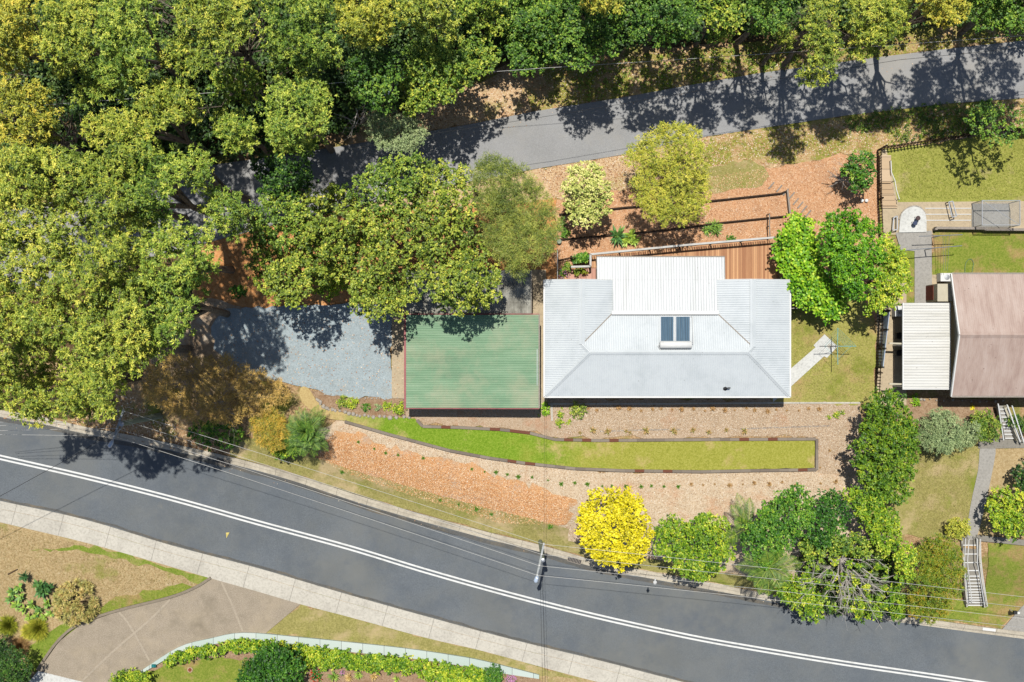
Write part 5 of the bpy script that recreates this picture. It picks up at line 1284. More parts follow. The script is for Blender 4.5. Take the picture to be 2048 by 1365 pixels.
one([(1262, -80), (1400, -80), (1395, 50), (1370, 85), (1320, 88), (1270, 90), (1258, 50)], 13.5, 30, 'dark', 'dark forest tree above the leafy verge, third to the right of the grassy gap', name='forest_tree', style='broad')
one([(1405, -80), (1490, -80), (1490, 50), (1465, 85), (1420, 80), (1400, 50)], 14, 26, 'mid', 'green forest tree over the shadowed upper verge with bare twigs on its right', name='forest_tree', style='broad')
one([(1492, -80), (1600, -80), (1600, 10), (1560, 60), (1540, 80), (1500, 70)], 14.5, 26, 'dark', 'dark green forest tree left of the yellow lobes hanging over the upper road', name='forest_tree', style='broad')
one([(1550, 55), (1590, 50), (1596, 85), (1570, 105), (1550, 90)], 9.5, 18, 'gum', 'small yellow-green crown beside the hanging lobes over the upper road', name='gum_tree')
canopy('gum_tree', [(1612, -70), (1690, -70), (1680, 30), (1690, 70), (1672, 120), (1676, 155), (1650, 172), (1600, 170), (1588, 142), (1622, 110), (1608, 80)], [(1640, 70, 'yellow-green gum whose lowest lobes hang over the upper road')], 13, 24, 'gum', 'gum', 'tree', 'forest trees behind the upper road', extra=2, zvar=.9)
canopy('gum_tree', [(1690, -70), (1820, -70), (1818, 60), (1780, 88), (1740, 124), (1712, 115), (1696, 70)], [(1750, 30, 'wide yellow-green gum crown over the leafy verge right of the hanging lobes')], 14, 25, 'gum', 'gum', 'tree', 'forest trees behind the upper road', extra=2, dens=1.3)
canopy('gum_tree', [(1835, -70), (1940, -70), (1942, 30), (1905, 55), (1862, 45), (1838, 20)], [(1890, 0, 'loose yellow gum crown at the top edge near the right corner')], 16, 24, 'gumyellow', 'gum', 'tree', 'forest trees behind the upper road', extra=2, dens=1.25)
one([(1935, 10), (1960, -160), (2220, -160), (2200, 70), (2048, 70), (1990, 70), (1945, 50)], 16, 30, 'dark', 'dark green tree in the top right corner', name='forest_tree', style='broad')
one([(500, 330), (560, 308), (620, 318), (632, 372), (590, 398), (520, 388)], 9, 20, 'dark', 'dark shaded tree standing in the upper road gap between the gums', name='forest_tree', style='broad', tb=.3)
# undergrowth as one mass
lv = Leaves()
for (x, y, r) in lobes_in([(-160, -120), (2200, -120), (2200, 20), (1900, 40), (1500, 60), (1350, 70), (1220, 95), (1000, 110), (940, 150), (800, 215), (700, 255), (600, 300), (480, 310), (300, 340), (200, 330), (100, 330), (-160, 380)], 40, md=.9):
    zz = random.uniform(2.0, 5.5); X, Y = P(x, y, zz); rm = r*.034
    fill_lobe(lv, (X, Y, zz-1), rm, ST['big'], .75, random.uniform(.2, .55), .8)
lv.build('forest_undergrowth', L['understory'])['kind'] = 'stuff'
# bare grey limbs in the forest gaps: dead trees
def dead_tree(name, base, z, tips, label, r=.12, twigs=5, mat='barkwhite', cat='dead tree', seed=1, rough=.8):
    rnd = random.Random(seed)
    x, y, z0 = G(*base); off = (x, y, z0); t = empty(name, off, label, cat); m = MB(off)
    top_ = Vector((x, y, z0+z*.45)); m.tube([(x, y, z0-.2), (x+.1, y, z0+z*.25), tuple(top_)], [r*1.2, r, r*.9], 8)
    m.build('trunk', M[mat], t); m = MB(off)
    def branch(a, b, rr, lev):
        mid = a.lerp(b, .5)+Vector((rnd.uniform(-1, 1), rnd.uniform(-1, 1), rnd.uniform(-.3, .6)))*(b-a).length*.13
        m.tube([a, mid, b], [rr, rr*.75, rr*.45], 5 if lev else 6)
        if lev <= 0: return
        for k in range(twigs if lev > 1 else 4):
            q = (mid if rnd.random() < .4 else a.lerp(b, rnd.uniform(.4, 1)))
            d = (b-a).normalized()*rnd.uniform(.5, 1.1)+Vector((rnd.uniform(-1, 1), rnd.uniform(-1, 1), rnd.uniform(-.4, .6)))*rough
            branch(q, q+d*(b-a).length*rnd.uniform(.3, .55), rr*.42, lev-1)
    for u, v, zz in tips: 
        e = Vector(PZ(u, v, zz)); branch(top_, e, r*.55, 2)
    m.build('branches', M[mat], t); return t
dead_tree('dead_tree', (505, 205), 9, [(480, 130, 10), (455, 150, 10), (500, 90, 11), (520, 60, 12), (525, 190, 9), (470, 170, 9)], 'dead grey tree with bare twigs showing in the gap of the left forest', .2, 4, 'bark', seed=3)
dead_tree('dead_tree', (190, 290), 8, [(145, 230, 9), (150, 260, 9), (160, 275, 9), (210, 300, 8)], 'pale twisted bare limbs in the hollow near the left forest edge', .2, 3, 'bark', seed=4)
dead_tree('dead_tree', (40, 200), 10, [(0, 150, 12), (15, 180, 12), (20, 200, 11), (-20, 190, 12)], 'bare grey branches at the left edge between the two yellowing gums', .15, 3, 'bark', seed=5)
dead_tree('dead_tree', (1640, 60), 9, [(1620, 5, 11), (1645, 20, 11), (1610, 40, 10), (1660, 50, 10)], 'bare grey branches between the yellow lobes at the top of the upper road', .15, 3, 'bark', seed=6)
dead_tree('dead_tree', (745, 250), 6, [(712, 218, 7), (738, 228, 7), (728, 238, 7)], 'pale bare forked branch beside the grey-green leaning tree', .12, 3, 'barkwhite', seed=7)
dead_tree('dead_tree', (340, 55), 8, [(350, 20, 10), (345, 35, 9), (325, 45, 9)], 'leaning dead limb in the dark gap at the top of the left forest', .14, 3, 'bark', seed=8)
# --- middle group
GB = 'trees between the gravel drive and the upper road'
MBP = [(495, 415), (520, 392), (560, 378), (600, 388), (640, 385), (672, 365), (700, 368), (715, 348), (745, 325), (800, 308), (850, 312), (880, 325), (945, 335), (950, 420), (968, 500), (1008, 545), (990, 605), (940, 630), (905, 622), (870, 608), (850, 572), (838, 600), (812, 615), (793, 642), (741, 642), (700, 618), (690, 575), (668, 560), (650, 575), (625, 585), (608, 612), (560, 612), (520, 590), (505, 560), (487, 510), (500, 470)]
canopy('leafy_tree', MBP, [
    (545, 430, 'grey-green tree crown at the northwest corner of the middle tree group', 'gumgreen'),
    (570, 545, 'tree crown overhanging the left part of the gravel drive'),
    (665, 450, 'tree crown in the centre left of the middle tree group'),
    (735, 590, 'tree crown drooping onto the gravel drive left of the green garage', 'gum', 8.5),
    (775, 370, 'tree crown bulging toward the upper road from the middle tree group', 'gumgreen'),
    (775, 480, 'yellow-green tree crown in the centre of the middle tree group', 'gum'),
    (890, 400, 'tree crown left of the feathery casuarina'),
    (910, 565, 'tree crown spreading over the grey shed roof', 'gum')],
    9.6, 26, 'gum', 'broad', 'tree', GB, [(628, 560, 14), (797, 488, 15), (828, 520, 16), (828, 550, 13), (690, 560, 13), (708, 505, 9), (850, 480, 9), (735, 430, 7), (860, 455, 6), (610, 470, 7), (650, 500, 7), (770, 540, 7), (905, 470, 6)], zvar=1.3, extra=0, bark='barkdark', dens=1.05, flat=.95, tb=.42)
canopy('casuarina_tree', [(938, 335), (985, 303), (1012, 318), (1045, 335), (1065, 355), (1100, 400), (1120, 440), (1112, 500), (1092, 512), (1085, 528), (1055, 522), (1060, 552), (1030, 560), (1000, 520), (962, 490), (948, 415)], [
    (1000, 385, 'feathery olive casuarina at the right end of the middle tree group, northern crown'),
    (1055, 470, 'feathery casuarina crown left of the mulch garden')], 8.5, 24, 'casuarina', 'needle', 'tree', 'feathery casuarinas by the mulch garden', bark='barkdark', dens=.9)
one([(1132, 340), (1165, 322), (1205, 332), (1218, 370), (1226, 420), (1205, 440), (1180, 452), (1140, 445), (1128, 405), (1124, 370)], 5.2, 20, 'paleyellow', 'cream variegated tree with small pale leaves in the mulch garden', 'variegated_tree', 'broad', None, dens=1.1)
one([(1285, 268), (1320, 245), (1352, 240), (1400, 258), (1420, 300), (1415, 345), (1428, 385), (1410, 430), (1370, 452), (1330, 450), (1295, 435), (1268, 400), (1262, 360), (1270, 338), (1238, 318), (1262, 290)], 6.6, 24, 'oliveyellow', 'large olive yellow feathery tree between mulch garden and upper road', 'feathery_tree', 'fine', None, dens=1.15, zvar=.9, bark='barkdark')
one([(1690, 320), (1720, 302), (1748, 310), (1752, 350), (1738, 378), (1710, 385), (1695, 360), (1680, 345)], 3.2, 13, 'glossy', 'small leaning thin tree by the top of the paling fence', 'small_tree', 'broad', None, dens=.6, extra=2, bark='barkwhite')
dead_tree('bare_stump_shrub', (1695, 368), 1.6, [(1655, 342, 2.2), (1665, 352, 2), (1680, 345, 2.4), (1690, 335, 2.4)], 'pale bare branching shrub beside the small leaning thin tree', .09, 3, 'barkwhite', 'shrub', 9)
# grape vine pergola + tree
VP = [(1556, 478), (1575, 450), (1600, 452), (1628, 462), (1640, 500), (1648, 545), (1675, 575), (1692, 598), (1690, 622), (1660, 642), (1625, 625), (1600, 610), (1582, 585), (1575, 560), (1560, 540), (1552, 505)]
one(VP, 2.9, 17, 'vine', 'bright green leafy vine over the pergola at the east end of the deck', 'pergola_vine', 'big', None, 'vine', dens=1.25, zvar=.35, dome=.1, bark='barkdark')
one([(1578, 432), (1592, 426), (1604, 440), (1626, 436), (1630, 446), (1600, 456), (1580, 452)], 2.2, 10, 'vine', 'small outlying vine clump at the foot of the log steps', 'pergola_vine', 'big', None, 'vine', dens=1.1, zvar=.2)
one([(1640, 440), (1665, 420), (1705, 416), (1735, 436), (1762, 455), (1768, 520), (1755, 560), (1725, 600), (1695, 600), (1672, 565), (1650, 540), (1642, 490)], 5.8, 22, 'vine', 'dense bright green tree beside the pergola vine', 'garden_tree', 'broad', None, dens=1.4, tb=.34, bark='barkdark')
one([(1762, 460), (1795, 478), (1815, 520), (1822, 570), (1800, 600), (1785, 618), (1745, 632), (1720, 618), (1728, 600), (1758, 560), (1768, 520)], 5.6, 20, 'hedge', 'lime yellow tree leaning over the paling fence into the neighbour yard', 'garden_tree', 'broad', None, dens=1.4, tb=.6, bark='barkdark')
t = thing('pergola', G(1620, 570), 'timber pergola frame carrying the bright green vine', 'pergola'); c = tuple(t.location)
for v in (500, 545, 590, 617):
    m = MB(c); a = P(1578, v, 2.2); b = P(1690, v, 2.2); m.beam((a[0], a[1], 2.2), (b[0], b[1], 2.2), .07, .1); m.build('beam', M['palegrey'], t)
for u, v in ((1580, 500), (1688, 500), (1580, 617), (1688, 617)):
    m = MB(c); a = P(u, v, 2.1); m.box(a[0]-.05, a[0]+.05, a[1]-.05, a[1]+.05, 0, 2.15); m.build('post', M['palegrey'], t)
lv = Leaves()
for (x, y, r) in lobes_in([(1690, 240), (1760, 222), (1860, 208), (1990, 204), (1990, 262), (1880, 280), (1790, 290), (1770, 262), (1700, 262)], 13, md=1.1):
    X, Y, Z = G(x, y, .2); fill_lobe(lv, (X, Y, Z), .42, ST['small'], .5, .3, .5)
for (x, y, r) in lobes_in([(1150, 150), (1300, 100), (1560, 88), (1760, 90), (1760, 110), (1500, 145), (1300, 178), (1160, 195)], 12, md=1.8):
    X, Y, Z = G(x, y, .15); fill_lobe(lv, (X, Y, Z), .45, ST['small'], .5, .5, .4)
lv.build('weedy_ground_cover', L['mid'])['kind'] = 'stuff'
# sparse tree over the back lawn
canopy('sparse_tree', [(1928, 232), (1960, 206), (2020, 204), (2068, 225), (2080, 262), (2040, 290), (1985, 292), (1940, 275)], [(2000, 250, 'sparse leafed tree with grey twigs over the right end of the upper verge fence')], 6.5, 17, 'dark', 'broad', 'tree', None, md=1.25, dens=.42, extra=3, bark='bark')
# --- bottom trees
GS = 'roadside trees along the lower road'
one([(1150, 1038), (1178, 985), (1220, 976), (1270, 984), (1295, 1025), (1308, 1065), (1295, 1108), (1255, 1138), (1220, 1142), (1185, 1118), (1160, 1078)], 5.5, 21, 'yellow', 'golden yellow crowned tree at the kerb', 'golden_tree', 'broad', None, dens=1.25, bark='barkdark')
one([(1308, 1065), (1330, 1032), (1368, 1045), (1400, 1026), (1448, 1036), (1474, 1075), (1468, 1120), (1440, 1150), (1400, 1166), (1362, 1148), (1325, 1122), (1306, 1095)], 4.8, 22, 'hedge', 'rounded lime green tree right of the golden tree', 'roadside_tree', 'broad', GS, dens=1.25, bark='barkdark')
one([(1482, 1080), (1500, 1040), (1545, 995), (1580, 975), (1606, 968), (1628, 1000), (1625, 1060), (1580, 1090), (1560, 1130), (1510, 1150), (1496, 1110)], 5.6, 20, 'glossy', 'dark glossy green tree behind the palm fronds', 'roadside_tree', 'broad', GS, dens=1.25, bark='barkdark')
one([(1630, 1000), (1655, 975), (1690, 985), (1700, 1030), (1690, 1075), (1640, 1100), (1610, 1085), (1620, 1040)], 5.0, 20, 'glossy', 'dark glossy green tree north of the bare twiggy tree', 'roadside_tree', 'broad', GS, dens=1.1, tb=.3, bark='barkdark')
one([(1680, 985), (1712, 976), (1750, 985), (1780, 1005), (1800, 1050), (1800, 1100), (1770, 1105), (1740, 1085), (1720, 1040), (1700, 1010)], 4.8, 20, 'hedge', 'pale lime tree at the lower end of the tall boundary hedge', 'roadside_tree', 'broad', GS, dens=1.2, tb=.45, bark='barkdark')
one([(1590, 1082), (1650, 1072), (1720, 1070), (1770, 1090), (1780, 1120), (1720, 1112), (1680, 1108), (1610, 1120)], 4.2, 17, 'mid', 'green tree filling the space north of the bare twigs', 'roadside_tree', 'broad', GS, dens=1.0, bark='barkdark')
one([(1790, 1100), (1815, 1080), (1838, 1110), (1830, 1160), (1800, 1170), (1785, 1140)], 4.2, 17, 'hedge', 'lime green tree left of the bottlebrush', 'roadside_tree', 'broad', GS, dens=1.15, bark='barkdark')
one([(1545, 1170), (1580, 1150), (1620, 1155), (1640, 1200), (1655, 1238), (1620, 1245), (1590, 1220), (1555, 1200)], 3.6, 18, 'hedge', 'lime green bush leaning over the road kerb left of the bare tree', 'roadside_tree', 'broad', GS, dens=1.1, bark='barkdark')
one([(1700, 1222), (1735, 1200), (1768, 1205), (1765, 1238), (1715, 1245)], 3.0, 15, 'hedge', 'small lime green bush in front of the bare tree at the kerb', 'roadside_bush', 'broad', GS, dens=1.0, bark='barkdark')
one([(1778, 1175), (1802, 1165), (1812, 1200), (1806, 1240), (1782, 1240), (1775, 1205)], 3.4, 15, 'hedge', 'upright lime green bush between the bare tree and the bottlebrush', 'roadside_bush', 'broad', GS, dens=1.1, bark='barkdark')
one([(1836, 1098), (1865, 1072), (1905, 1078), (1928, 1120), (1930, 1175), (1905, 1225), (1860, 1245), (1822, 1235), (1815, 1190), (1830, 1140)], 3.6, 24, 'bottle', 'orange tinted bottlebrush bush beside the long grey stairs', 'bottlebrush', 'fine', GS, dens=1.35, bark='barkdark')
dead_tree('bare_tree', (1668, 1108), 3.4, [(1620, 1085, 3), (1650, 1190, 3.2), (1700, 1200, 3.4), (1730, 1195, 3.4), (1765, 1120, 3), (1755, 1160, 3.2), (1640, 1150, 3), (1680, 1220, 3.4), (1610, 1120, 2.8), (1715, 1080, 3.4), (1625, 1165, 3), (1770, 1185, 3), (1700, 1150, 4)], 'pale bare twiggy tree with a few leaf tufts above the road bend', .11, 6, 'barkwhite', seed=11)
canopy('bare_tree_shoots', [(1600, 1080), (1780, 1080), (1775, 1225), (1610, 1220)], [(1690, 1150, 'scattered lime leaf shoots among the bare twigs of the pale bare tree')], 3.4, 9, 'hedge', 'broad', 'shrub', None, md=2.4, dens=1.0, bark='barkwhite', r0=.03)
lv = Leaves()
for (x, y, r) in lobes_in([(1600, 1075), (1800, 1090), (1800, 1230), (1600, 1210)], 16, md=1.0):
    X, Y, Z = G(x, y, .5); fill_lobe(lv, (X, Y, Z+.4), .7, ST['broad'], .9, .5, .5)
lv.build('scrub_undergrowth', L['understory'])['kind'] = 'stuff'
# tall hedge on the boundary
one([(1738, 795), (1765, 780), (1800, 785), (1828, 830), (1836, 880), (1832, 940), (1822, 1000), (1800, 1018), (1765, 1000), (1722, 980), (1712, 940), (1702, 900), (1722, 870), (1728, 830)], 4.8, 24, 'olivedark', 'tall olive green boundary hedge tree casting a dark shadow on the bark bed', 'hedge_tree', 'broad', None, tb=.3, dens=1.3, bark='barkdark')
one([(1838, 870), (1842, 842), (1870, 818), (1900, 822), (1922, 845), (1965, 850), (1962, 880), (1930, 895), (1900, 905), (1870, 905), (1846, 895)], 2.6, 18, 'greygreen', 'pale grey-green rounded shrub at the top of the neighbour front lawn', 'shrub', 'fine', None, 'shrub', dens=1.5, bark='barkdark')
one([(1940, 822), (1975, 820), (2000, 840), (2002, 875), (1985, 884), (1955, 876), (1945, 850)], 1.7, 14, 'mid', 'dark green clipped shrub left of the narrow pale steps', 'shrub', 'small', None, 'shrub', dens=1.3, tb=.4, bark='barkdark')
one([(1975, 990), (2010, 972), (2070, 985), (2080, 1030), (2060, 1075), (2020, 1078), (1985, 1055), (1972, 1025)], 2.9, 20, 'hedge', 'yellow-green rounded tree at the right edge above the weathered wall', 'garden_tree', 'broad', None, dens=1.2, tb=.55, bark='barkdark')
one([(2030, 935), (2060, 915), (2100, 950), (2090, 985), (2050, 985), (2026, 965)], 2.2, 15, 'dark', 'dark sparse frangipani at the right edge', 'frangipani', 'broad', None, dens=.45, extra=2, tb=.1, bark='barkdark')
one([(1888, 1052), (1905, 1036), (1935, 1040), (1942, 1062), (1925, 1078), (1896, 1074)], 1.2, 12, 'oliveyellow', 'small olive shrub left of the stair top', 'shrub', 'small', None, 'shrub', dens=1.3, bark='barkdark')
one([(2004, 835), (2030, 830), (2080, 835), (2080, 870), (2048, 868), (2034, 862)], .9, 12, 'dark', 'dark low shrub right of the narrow pale steps', 'shrub', 'small', None, 'shrub', dens=1.2, bark='barkdark')
# --- left lower shrubs
GL = 'brown feathery shrubs by the left road bend'
canopy('feathery_shrub', [(290, 742), (335, 708), (400, 716), (450, 712), (520, 742), (560, 762), (585, 790), (560, 815), (520, 830), (470, 850), (400, 845), (345, 828), (300, 812), (282, 780)], [
    (335, 765, 'brown feathery shrub nearest the left bend power pole'),
    (430, 775, 'brown feathery shrub in the middle below the dirt patch'),
    (520, 785, 'orange brown feathery shrub at the lower edge of the gravel drive')], 3.2, 14, 'brush', 'needle', 'shrub', GL, bark='palegrey', dens=.42, extra=3, md=1.0, zvar=.7)
canopy('feathery_shrub', [(500, 845), (540, 815), (560, 830), (580, 850), (575, 890), (545, 905), (510, 880)], [(545, 860, 'golden orange feathery shrub left of the spiky cycad')], 3.0, 10, 'orange', 'needle', 'shrub', GL, bark='palegrey', tb=.38, dens=.5, md=.95, extra=2, zvar=.5)
dead_tree('dry_twiggy_shrub', (420, 810), 2.2, [(360, 800, 2.6), (390, 790, 2.8), (440, 800, 2.8), (470, 830, 2.6), (400, 830, 2.4), (370, 770, 2.8), (480, 790, 2.6)], 'pale dry twiggy shrub among the brown feathery shrubs', .05, 6, 'barkwhite', 'shrub', 21)
canopy('green_shrub', [(380, 850), (440, 838), (490, 860), (470, 900), (420, 905), (375, 880)], [(430, 870, 'low green shrub right of the left bend pole base')], 1.6, 14, 'glossy', 'broad', 'shrub', None, bark='barkdark', dens=.6, md=1.1)
canopy('green_shrub', [(540, 880), (590, 880), (600, 910), (560, 918), (535, 900)], [(570, 900, 'low lime shrub under the golden orange feathery shrub')], 1.3, 12, 'hedge', 'broad', 'shrub', None, bark='barkdark', dens=.9)
canopy('green_shrub', [(620, 545), (680, 520), (700, 560), (670, 600), (625, 590)], [(660, 560, 'pale green shrub on the orange soil under the middle trees')], 2.0, 16, 'hedge', 'broad', 'shrub', None, bark='barkdark', dens=.8)
canopy('green_shrub', [(455, 575), (490, 570), (498, 595), (470, 600)], [(478, 585, 'thin green sapling at the upper left edge of the gravel drive')], 2.0, 12, 'glossy', 'broad', 'shrub', None, bark='barkdark', dens=.5)

# ---- rosettes, palms, tufts
def rosette(lv, c, r, n, el=(5, 75), w=.12, tb=.5, curve=.25):
    c = np.array(c)
    az = RNG.uniform(0, 2*np.pi, n); e = np.radians(RNG.uniform(el[0], el[1], n))
    A = np.stack([np.cos(az)*np.cos(e), np.sin(az)*np.cos(e), np.sin(e)], 1)
    N = np.array([0, 0, 1.0])-A*A[:, 2:3]+RNG.normal(size=(n, 3))*.08
    lv.add(np.tile(c, (n, 1)), A, N, r*RNG.uniform(.75, 1.1, n), r*w*RNG.uniform(.8, 1.2, n)*2, tb+RNG.normal(0, .15, n)+.15*np.sin(e))
def rosette_plant(name, spots, mat, label, cat='plant', n=26, w=.12, group=None, el=(5, 75), part='leaves', tb=.5, h=.15):
    u0, v0 = spots[0][:2]; c = G(u0, v0); t = thing(name, c, label, cat, group)
    for i, s in enumerate(spots):
        lv = Leaves(); x, y, z = G(s[0], s[1]); zz = z+(s[3] if len(s) > 3 else h); rosette(lv, (x, y, zz), s[2], n, el, w, tb+random.uniform(-.15, .15)); lv.build('rosette' if len(spots) > 1 else part, L[mat], t, c)
    return t
rosette_plant('agave_plant', [(1234, 472, .92, .35)], 'agave', 'large blue-green agave rosette in the mulch garden', n=34, w=.11, tb=.45)
rosette_plant('agave_plant', [(1260, 472, .7, .3), (1252, 482, .6, .3), (1268, 482, .55, .2)], 'agave', 'lime green agave clump touching the large blue-green rosette', n=26, w=.13, tb=.85)
tufts = lambda name, spots, mat, label, **k: rosette_plant(name, spots, mat, label, **k)
rosette_plant('lily_clump', [(1420, 455, .75, .1), (1430, 463, .65, .1), (1412, 461, .6, .1), (1432, 452, .6, .1)], 'agave', 'green lily clump with white flowers by the lower mulch garden wall', n=40, w=.05, tb=.6)
rosette_plant('lily_clump', [(1126, 450, .45), (1130, 462, .4), (1120, 458, .4), (1124, 440, .4)], 'agave', 'green strappy clump at the left end of the mulch garden', n=36, w=.05, tb=.5)
rosette_plant('agave_plant', [(56, 1150, .55, .7)], 'agave', 'small dark agave rosette standing above the bottom left succulents', n=30, w=.10, tb=.05)
rosette_plant('agave_plant', [(92, 1176, .85, .6), (84, 1168, .6, .6), (104, 1172, .6, .6)], 'agave', 'big blue-green agave rosettes in the bottom left corner garden', n=26, w=.15, tb=.3)
rosette_plant('agave_plant', [(30, 1180, .55, .4), (44, 1172, .5, .5), (24, 1196, .5, .3), (46, 1192, .5, .4), (36, 1208, .5, .3), (52, 1216, .5, .3), (60, 1232, .45, .3), (68, 1208, .5, .4), (82, 1218, .5, .3), (98, 1206, .5, .3), (74, 1228, .45, .3), (104, 1224, .45, .3), (90, 1232, .4, .2), (118, 1188, .4, .3)], 'agave', 'mass of lime green agave rosettes in the bottom left corner garden', n=17, w=.17, tb=.62)
x0, y0, z0 = G(157, 1203); t = thing('dracaena_bush', (x0, y0, z0), 'round dracaena bush made of many spiky tan green rosettes beside the driveway', 'shrub')
lv = Leaves()
for d in rdirs(120, .02, .3):
    rosette(lv, (x0+d[0]*1.6, y0+d[1]*1.6, z0+.25+d[2]*1.35), .38, 26, (-20, 85), .07, .35+random.random()*.5)
lv.build('crown', L['bromeliad'], t, (x0, y0, z0)); m = MB((x0, y0, z0))
for d in rdirs(14, .2, .5): m.tube([(x0, y0, z0), (x0+d[0]*.8, y0+d[1]*.8, z0+.1+d[2]*.8), (x0+d[0]*1.5, y0+d[1]*1.5, z0+.2+d[2]*1.3)], [.05, .04, .03], 5)
m.build('stem', M['barkdark'], t)
def grass_clump(u, v, r, mat, label, n=420, name='grass_clump', tb=.5, w=.018, el=(15, 85), z=.05):
    x, y, z_ = G(u, v); t = thing(name, (x, y, z_), label, 'grass clump'); lv = Leaves()
    c = np.array([x, y, z_+z]); az = RNG.uniform(0, 2*np.pi, n); e = np.radians(RNG.uniform(el[0], el[1], n))
    A = np.stack([np.cos(az)*np.cos(e), np.sin(az)*np.cos(e), np.sin(e)], 1); B = c+A*np.array([1, 1, 0])*r*.3*RNG.random((n, 1))
    lv.add(B, A, np.array([0, 0, 1.0])+RNG.normal(size=(n, 3))*.3, r*RNG.uniform(.6, 1.05, n), w*2, tb+RNG.normal(0, .2, n)); lv.build('blades', L[mat], t, (x, y, z_)); return t
grass_clump(78, 1256, 1.0, 'oliveyellow', 'pale feathery grass clump right of the bottom left succulents', 1500, tb=.6)
grass_clump(60, 1262, .7, 'oliveyellow', 'smaller yellowish grass clump under the bottom left succulents', 900, tb=.8)
grass_clump(42, 1292, .85, 'dry', 'dry tan grass clump above the dark corner shrub', 1300, tb=.5)
grass_clump(18, 1250, .9, 'oliveyellow', 'olive grass clump at the left edge below the succulents', 1300, tb=.4)
one([(-60, 1270), (0, 1272), (40, 1300), (62, 1330), (60, 1380), (30, 1430), (-60, 1430)], 2.6, 22, 'dark', 'dark dense shrub in the bottom left corner', 'shrub', 'small', None, 'shrub', dens=1.2, tb=.2, bark='barkdark')
one([(218, 1360), (232, 1345), (265, 1340), (300, 1346), (312, 1365), (305, 1400), (225, 1400)], 1.2, 17, 'hedge', 'rounded clipped lime bush at the bottom edge by the driveway', 'clipped_bush', 'small', None, 'shrub', dens=1.5, bark='barkdark', flat=.8)
one([(505, 1310), (520, 1295), (560, 1290), (600, 1300), (612, 1340), (600, 1390), (520, 1400), (470, 1380), (480, 1340)], 2.4, 20, 'glossy', 'dark green shrub standing in the hedge below the mint path', 'shrub', 'broad', None, 'shrub', dens=1.3, tb=.25, bark='barkdark')
canopy('hedge', [(322, 1330), (345, 1308), (400, 1293), (490, 1276), (600, 1290), (700, 1303), (800, 1313), (930, 1332), (985, 1345), (990, 1385), (900, 1380), (830, 1350), (700, 1338), (620, 1335), (560, 1325), (500, 1300), (420, 1312), (335, 1335)], [
    (390, 1305, 'narrow clipped lime hedge curving beside the mint path above the back grass'),
    (530, 1295, 'lime hedge section just left of the dark green hedge shrub'),
    (760, 1330, 'lime yellow hedge stretch below the middle of the mint path'),
    (930, 1348, 'lime hedge end near the clipped green ball')], .95, 13, 'hedge', 'broad', 'hedge', 'lime hedge along the mint path', bark='barkdark', dens=1.3, zvar=.12, r0=.04, flat=.85, md=.75)
one([(968, 1345), (975, 1333), (990, 1330), (1004, 1338), (1008, 1355), (1000, 1375), (972, 1375)], 1.1, 13, 'glossy', 'clipped dark green ball bush at the bottom edge', 'clipped_bush', 'small', None, 'shrub', dens=1.8, bark='barkdark', flat=.9)
for (u, v, r, tb, lab) in [(612, 1340, .4, .9, 'yellow spiky rosette left of the red flowers'), (668, 1350, .62, .8, 'largest lime spiky rosette in the bottom flower bed'), (700, 1352, .45, .95, 'yellow spiky rosette right of the largest lime one'), (718, 1348, .45, .85, 'yellow spiky rosette third from the dark hedge shrub'), (748, 1350, .45, .95, 'golden spiky rosette in the middle of the bottom bed'), (795, 1356, .4, .9, 'small golden rosette at the bottom edge of the bed'), (950, 1356, .4, .95, 'golden rosette left of the clipped green ball'), (606, 1360, .35, .9, 'yellow rosette at the bottom edge under the red flowers')]:
    rosette_plant('spiky_plant', [(u, v, r, .3)], 'bromeliad' if tb > .9 else 'agave', lab, n=44, w=.06, tb=tb, el=(0, 80))
def flowers(u, v, r, mat, label, n=30, cat='flowers'):
    x, y, z = G(u, v, .15); t = thing('flowering_plant', (x, y, z), label, cat); m = MB((x, y, z))
    lv = Leaves()
    for d in rdirs(n, .1, .6):
        c = Vector((x+d[0]*r, y+d[1]*r, z+d[2]*r*.9)); m.lathe(tuple(c), [(.01, 0), (.045, .02), (.03, .045)], 6)
    m.build('blossoms', mat, t); fill_lobe(lv, (x, y, z), r*.9, ST['small'], 1.6, .4, .8); lv.build('foliage', L['glossy'], t, (x, y, z))
flowers(634, 1350, .55, M['redflower'], 'red flowering plants in the bottom bed', 26)
flowers(1022, 1360, .42, M['pinkflower'], 'pale lilac flowering mound right of the clipped green ball', 140)
flowers(684, 1345, .2, M['pinkflower'], 'small purple flowering plant beside the largest lime rosette', 20)
flowers(1126, 548, .4, M['pinkflower'], 'pink flowering bush beside the brick landing', 22)
canopy('climber', [(1146, 516), (1160, 510), (1174, 508), (1174, 522), (1150, 524)], [(1160, 516, 'green climber on the short garden fence west of the deck')], .9, 5, 'glossy', 'broad', 'plant', None, bark='barkdark', dens=.9, r0=.02)
canopy('small_shrub', [(1124, 528), (1140, 524), (1146, 540), (1128, 548)], [(1136, 535, 'small round shrub beside the white rail line')], .8, 8, 'mid', 'small', 'shrub', None, bark='barkdark', dens=1.2, r0=.02)
canopy('small_shrub', [(1146, 538), (1172, 537), (1172, 548), (1148, 550)], [(1160, 543, 'low red tipped shrub below the lower white rail')], .5, 6, 'bottle', 'small', 'shrub', None, bark='barkdark', dens=1.2, r0=.02)
